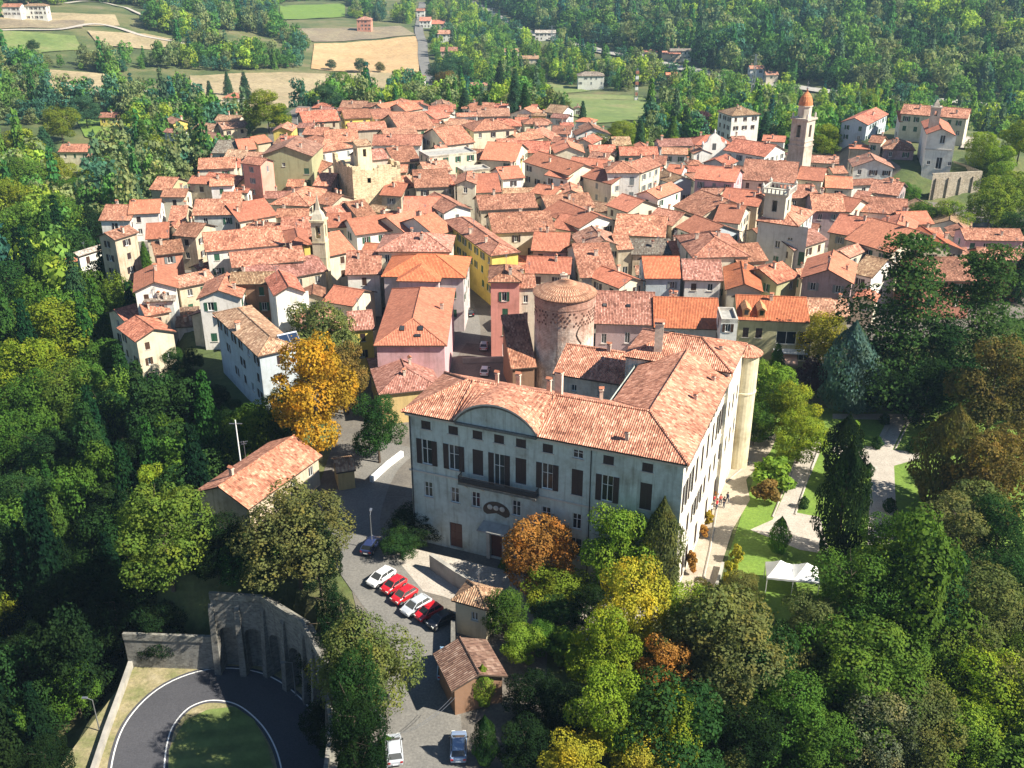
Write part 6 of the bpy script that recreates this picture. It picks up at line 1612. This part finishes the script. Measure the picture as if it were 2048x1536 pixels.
car(808, 1188, 0, RED, 228, 'bright red car in the middle of the parked row')
car(832, 1209, 1, SIL, 226, 'silver car parked between two red cars')
car(857, 1222, 0, RED, 222, 'red car nearest the gatehouse in the parked row')
car(882, 1238, 0, BLK, 220, 'black small car at the lower end of the parked row')
car(893, 1326, 2, (.25, .42, .60), 90, 'light blue van in the shade beside the brown shed')
car(788, 1496, 1, SIL, 100, 'silver car on the sunny street edge beside the tall olive-green oak')
car(917, 1490, 1, (.20, .28, .42), 92, 'blue-grey car in the shade at the right of the street bottom')
car(655, 1036, 0, BLK, 60, 'dark car standing beside the long roadside house')
car(742, 1088, 1, NAVY, 75, 'navy car in the shade in front of the palace hedge')
car(970, 740, 0, WH, 85, 'white small car on the little square by the round tower')
car(940, 622, 1, BLK, 95, 'black car standing in the dark old lane'); car(968, 690, 0, (.3, .34, .4), 88, 'grey car against the foot of the pink corner house')
# ---------------------------------------------------------------- marquee
p = Vector(at(1580, 1176, 0)); mq = thing('marquee', 'white marquee on the lawn below the palace garden', 'marquee', (p.x, p.y, 0), R(-10)); mb = MB()
for s0 in (-3, 0):
    a = [(s0, -1.6, 2.3), (s0 + 3, -1.6, 2.3), (s0 + 3, 1.6, 2.3), (s0, 1.6, 2.3)]; c = (s0 + 1.5, 0, 3.8)
    for i in range(4):
        q, r2 = Vector(a[i]), Vector(a[(i + 1) % 4]); m1 = (q + Vector(c)) / 2 - Vector((0, 0, .10)); m2 = (r2 + Vector(c)) / 2 - Vector((0, 0, .10)); mb.face([q, r2, m2, m1]); mb.face([m1, m2, c])
ob('canopy', mb.mesh('canopy', ['marquee_cloth']), mq); mb = MB()
for a, b in (((-3, -1.6), (3, -1.6)), ((3, -1.6), (3, 1.6)), ((3, 1.6), (-3, 1.6)), ((-3, 1.6), (-3, -1.6))):
    n = 10
    for i in range(n):
        u, v = i / n, (i + 1) / n; P = lambda t: (a[0] + (b[0] - a[0]) * t, a[1] + (b[1] - a[1]) * t); (x0, y0), (x1, y1) = P(u), P(v); mb.face([(x0, y0, 2.02 + .05 * (i % 2)), (x1, y1, 2.02 + .05 * ((i + 1) % 2)), (x1, y1, 2.3), (x0, y0, 2.3)])
ob('valance', mb.mesh('valance', ['marquee_cloth']), mq)
lg = MB(); lg.tube((0, 0, 0), (0, 0, 2.25), .045, n=6); lg.box(-.12, .12, -.12, .12, 0, .02); lgm = lg.mesh('leg', ['white_frame'])
for x in (-2.95, 0, 2.95):
    for y in (-1.55, 1.55): ob('leg', lgm, mq, (x, y, 0))
# ---------------------------------------------------------------- lamps, poles, masts
def lamp(px, py, z, H, label, arm=1.2, rz=0):
    p = at(px, py, z); r_ = thing('street_lamp', label, 'street lamp', (p[0], p[1], z), rz, None); mb = MB(); mb.tube((0, 0, 0), (0, 0, H), .08, .05, n=8); mb.tube((0, 0, H - .05), (arm, 0, H + .3), .035, n=6); ob('pole', mb.mesh('pole', ['steel']), r_)
    mb = MB(); mb.box(arm - .1, arm + .5, -.14, .14, H + .24, H + .36, 0); mb.box(arm, arm + .42, -.1, .1, H + .2, H + .239, 1); ob('lamp_head', mb.mesh('lamp_head', ['steel', 'lamp_glass']), r_)
lamp(776, 1560, 0, 7.5, 'tall pale street lamp standing left of the silver car', 1.0, R(150)); lamp(592, 1392, HZ, 5, 'street lamp in the shade before the arches of the retaining wall', .8, R(200)); lamp(199, 1462, HZ, 4.5, 'small lamp on the pale low wall at the left of the hairpin', .6, R(180)); lamp(745, 1098, 0, 5, 'thin lamp post in the shade at the upper end of the parked cars', .6, R(90))
p = at(486, 960, 0); up_ = thing('utility_pole', 'white pole with crossarm rising behind the long roadside house', 'pole', (p[0], p[1], 0)); mb = MB(); mb.tube((0, 0, 0), (0, 0, 9.5), .12, .08, n=8); ob('pole', mb.mesh('pole', ['white_paint']), up_); mb = MB(); mb.box(-.9, .9, -.05, .05, 8.9, 9.0); ob('crossarm', mb.mesh('crossarm', ['steel']), up_)
mb = MB()
for o_ in (0, .35):
    a = Vector(at(800, 1466, 5)); b = Vector(at(903, 1395, 3.4)); pv = a
    for i in range(1, 13): t = i / 12; q = a.lerp(b, t) + Vector((o_, 0, -1.2 * 4 * t * (1 - t) * .5)); mb.tube(pv + (Vector((o_, 0, 0)) if i == 1 else Vector()), q, .018, n=4); pv = q
tag(ob('overhead_cable', mb.mesh('overhead_cable', ['steel'])), 'pair of thin pale cables slung across the shaded street', 'cable')
def mast(px, py, H, label, striped=False):
    x, y, z = ground(px, py); r_ = thing('pylon', label, 'pylon', (x, y, z)); mb = MB(); w0, w1 = 1.0, .3
    for sx in (-1, 1):
        for sy in (-1, 1): mb.tube((sx * w0, sy * w0, 0), (sx * w1, sy * w1, H), .16, n=4)
    n = int(H / 3)
    for i in range(n):
        a_, b_ = i / n, (i + 1) / n; ra, rb_ = w0 + (w1 - w0) * a_, w0 + (w1 - w0) * b_
        for s_ in (-1, 1): mb.tube((-ra, s_ * ra, H * a_), (rb_, s_ * rb_, H * b_), .1, n=4); mb.tube((s_ * ra, -ra, H * a_), (s_ * rb_, rb_, H * b_), .1, n=4)
    ob('lattice', mb.mesh('lattice', ['steel']), r_)
    mb = MB()
    for k in (.82, .9, .98): mb.box(-2.6, 2.6, -.12, .12, H * k - .15, H * k)
    if not striped: ob('crossarm', mb.mesh('crossarm', ['steel']), r_)
    else:
        for i in range(6): mb = MB(); mb.box(-.9, .9, -.9, .9, H * i / 6, H * i / 6 + H / 12); ob('band', mb.mesh('band', ['terracotta' if i % 2 else 'white_paint']), r_)
mast(985, 78, 26, 'leftmost thin pylon in the wood above the cream villa'); mast(1103, 118, 24, 'thin pylon left of the green meadow woods'); mast(1503, 205, 26, 'tall pylon left of the bell tower beside the motorway'); mast(1272, 200, 18, 'red and white banded mast by the green meadow', True)
# ---------------------------------------------------------------- people by the palace's sunny flank
def person_mesh(pose):
    me = bpy.data.meshes.new('p'); J = dict(pel=(0, 0, .95), ch=(0, .02, 1.3), nk=(0, .0, 1.48), hd=(0, -.03, 1.62), tp=(0, -.02, 1.72))
    a, st_ = pose; v = [J['pel'], J['ch'], J['nk'], J['hd'], J['tp']]; r = [.15, .17, .065, .105, .06]; e = [(0, 1), (1, 2), (2, 3), (3, 4)]
    for s in (-1, 1):
        b = len(v); f = st_ * s; v += [(s * .10, 0, .88), (s * .11, -.12 * f, .5), (s * .12, -.04 * f + .05, .09), (s * .13, -.12 * f - .12, .04)]; r += [.10, .065, .05, .04]; e += [(0, b), (b, b + 1), (b + 1, b + 2), (b + 2, b + 3)]
        b = len(v); v += [(s * .20, 0, 1.40), (s * .27, .03, 1.13), (s * (.26 - .1 * a), -.12 - .16 * a, .92 + .25 * a), (s * (.24 - .14 * a), -.2 - .18 * a, .86 + .3 * a)]; r += [.06, .046, .036, .032]; e += [(1, b), (b, b + 1), (b + 1, b + 2), (b + 2, b + 3)]
    me.from_pydata(v, e, []); o = bpy.data.objects.new('p', me); col.objects.link(o); m = o.modifiers.new('s', 'SKIN'); sv = me.skin_vertices[0].data
    for i, q in enumerate(r): sv[i].radius = (q, q)
    sv[0].use_root = True; m2 = o.modifiers.new('u', 'SUBSURF'); m2.levels = 1; m2.render_levels = 1
    dg = bpy.context.evaluated_depsgraph_get(); out = bpy.data.meshes.new_from_object(o.evaluated_get(dg)); bpy.data.objects.remove(o); out.name = 'body'
    for n_ in ('trousers', 'cloth', 'skin'): out.materials.append(MATS[n_])
    for p_ in out.polygons:
        c = p_.center; p_.material_index = 0 if (c.z < .98 and abs(c.x) < .22 and not (abs(c.x) > .17 and c.z > .8)) else (2 if c.z > 1.47 or (abs(c.x) > .15 and c.y < -.14 and c.z < 1.3) else 1); p_.use_smooth = True
    return out
simple('trousers', (.04, .05, .09), .9, var=.1)
PM = [person_mesh(q) for q in ((0, .4), (1, .3), (.4, -1.0))]; hm = MB(); hm.lathe([(.115, 1.60), (.12, 1.67), (.09, 1.74), (0, 1.765)], 12, 0, .0); hmm = hm.mesh('hair', ['hair'])
for i, (px, py, c, a, lab) in enumerate(((1397, 1010, (.6, .6, .58), 20, 'person in a white shirt at the left end of the small group'), (1406, 1004, (.5, .03, .04), 160, 'person in a red top near the left of the group'), (1413, 1012, (.55, .02, .03), 60, 'person in bright red in the middle of the group'),
        (1420, 1003, (.45, .10, .08), 200, 'person in a rust-red top behind the middle of the group'), (1427, 1008, (.03, .03, .04), 300, 'person in a black jacket right of the ones in red'), (1434, 999, (.05, .06, .10), 120, 'person in dark blue at the right end of the group'), (1402, 1022, (.6, .62, .6), 250, 'person in pale clothes standing nearest the hedge foot'), (1498, 846, (.08, .08, .1), 30, 'lone person in dark clothes near the corner turret'))):
    p = at(px + 20, py + 8, 0); r_ = thing('person', lab, 'person', (p[0], p[1], .055), R(a), 'people standing beside the palace'); ob('body', PM[i % 3], r_, color=c); ob('hair', hmm, r_)
# ---------------------------------------------------------------- air
hz = MB(); hz.box(-1480, 1680, -140, 3280, -60, 262); m, N, L, o = newmat('haze'); v = N('ShaderNodeVolumePrincipled'); v.inputs['Color'].default_value = (.50, .74, 1.0, 1); v.inputs['Density'].default_value = .00013; v.inputs['Anisotropy'].default_value = .2; L(v.outputs[0], o.inputs['Volume'])
tag(ob('haze', hz.mesh('haze', ['haze'])), kind='stuff')['label'] = 'thin pale haze over the valley'
# ---------------------------------------------------------------- labels of the unnamed repeats: look + nearest landmark + rank
LM = [('the round brick tower', 1128, 640), ('the palace', 1090, 880), ('the great bell tower', 1597, 260), ('the small bell tower', 638, 450), ('the ruined square tower', 750, 360), ('the hilltop church', 1880, 300),
      ('the villa with rooftop belvedere', 1555, 420), ('the white marquee', 1580, 1140), ('the hairpin bend', 430, 1440), ('the long roadside house', 520, 960), ('the tall blue-white house', 480, 680), ('the pale-stoned tall gable house', 570, 340),
      ('the big yellow stubble field', 730, 105), ('the green meadow', 1210, 210), ('the white hip-roofed corner house', 1245, 350), ('the little gatehouse', 940, 1210), ('the lone left farmhouse', 150, 300), ('the pink corner house', 1010, 640),
      ('the garden crossroads', 1760, 890), ('the big cedar', 1800, 640), ('the golden roadside tree', 620, 800), ('the pink house with orange roof', 820, 660), ('the motorway', 1500, 168), ('the valley road', 846, 100), ('the arcaded retaining wall', 520, 1260),
      ('the bottom right corner', 2048, 1536), ('the right edge', 2048, 700), ('the top right corner', 2048, 0), ('the top left corner', 0, 0), ('the bottom left corner', 0, 1536), ('the left edge', 0, 760)]
ORD = ['nearest', 'second', 'third', 'fourth', 'fifth', 'sixth', 'seventh', 'eighth', 'ninth', 'tenth', 'eleventh', 'twelfth']
_g = {}
for o, d, px, py, cls in PEND:
    n, lx, ly = min(LM, key=lambda l: math.hypot(px - l[1], (py - l[2]) * 1.3))
    dx, dy = px - lx, (py - ly) * 1.3
    dr = ('right of' if dx > 0 else 'left of') if abs(dx) > abs(dy) else ('below' if dy > 0 else 'above')
    _g.setdefault((d, n, dr), []).append((math.hypot(dx, dy), len(_g), o))
for (d, n, dr), l in _g.items():
    l.sort(key=lambda t: t[0])
    for i, (_, _, o) in enumerate(l): o['label'] = ' '.join((f"{d} {dr} {n}" if len(l) == 1 else f"{ORD[min(i, 11)]} {d} {dr} {n}").split())
print('built in', round(time.time() - T0, 1), 's; objects', len(bpy.data.objects), flush=True)
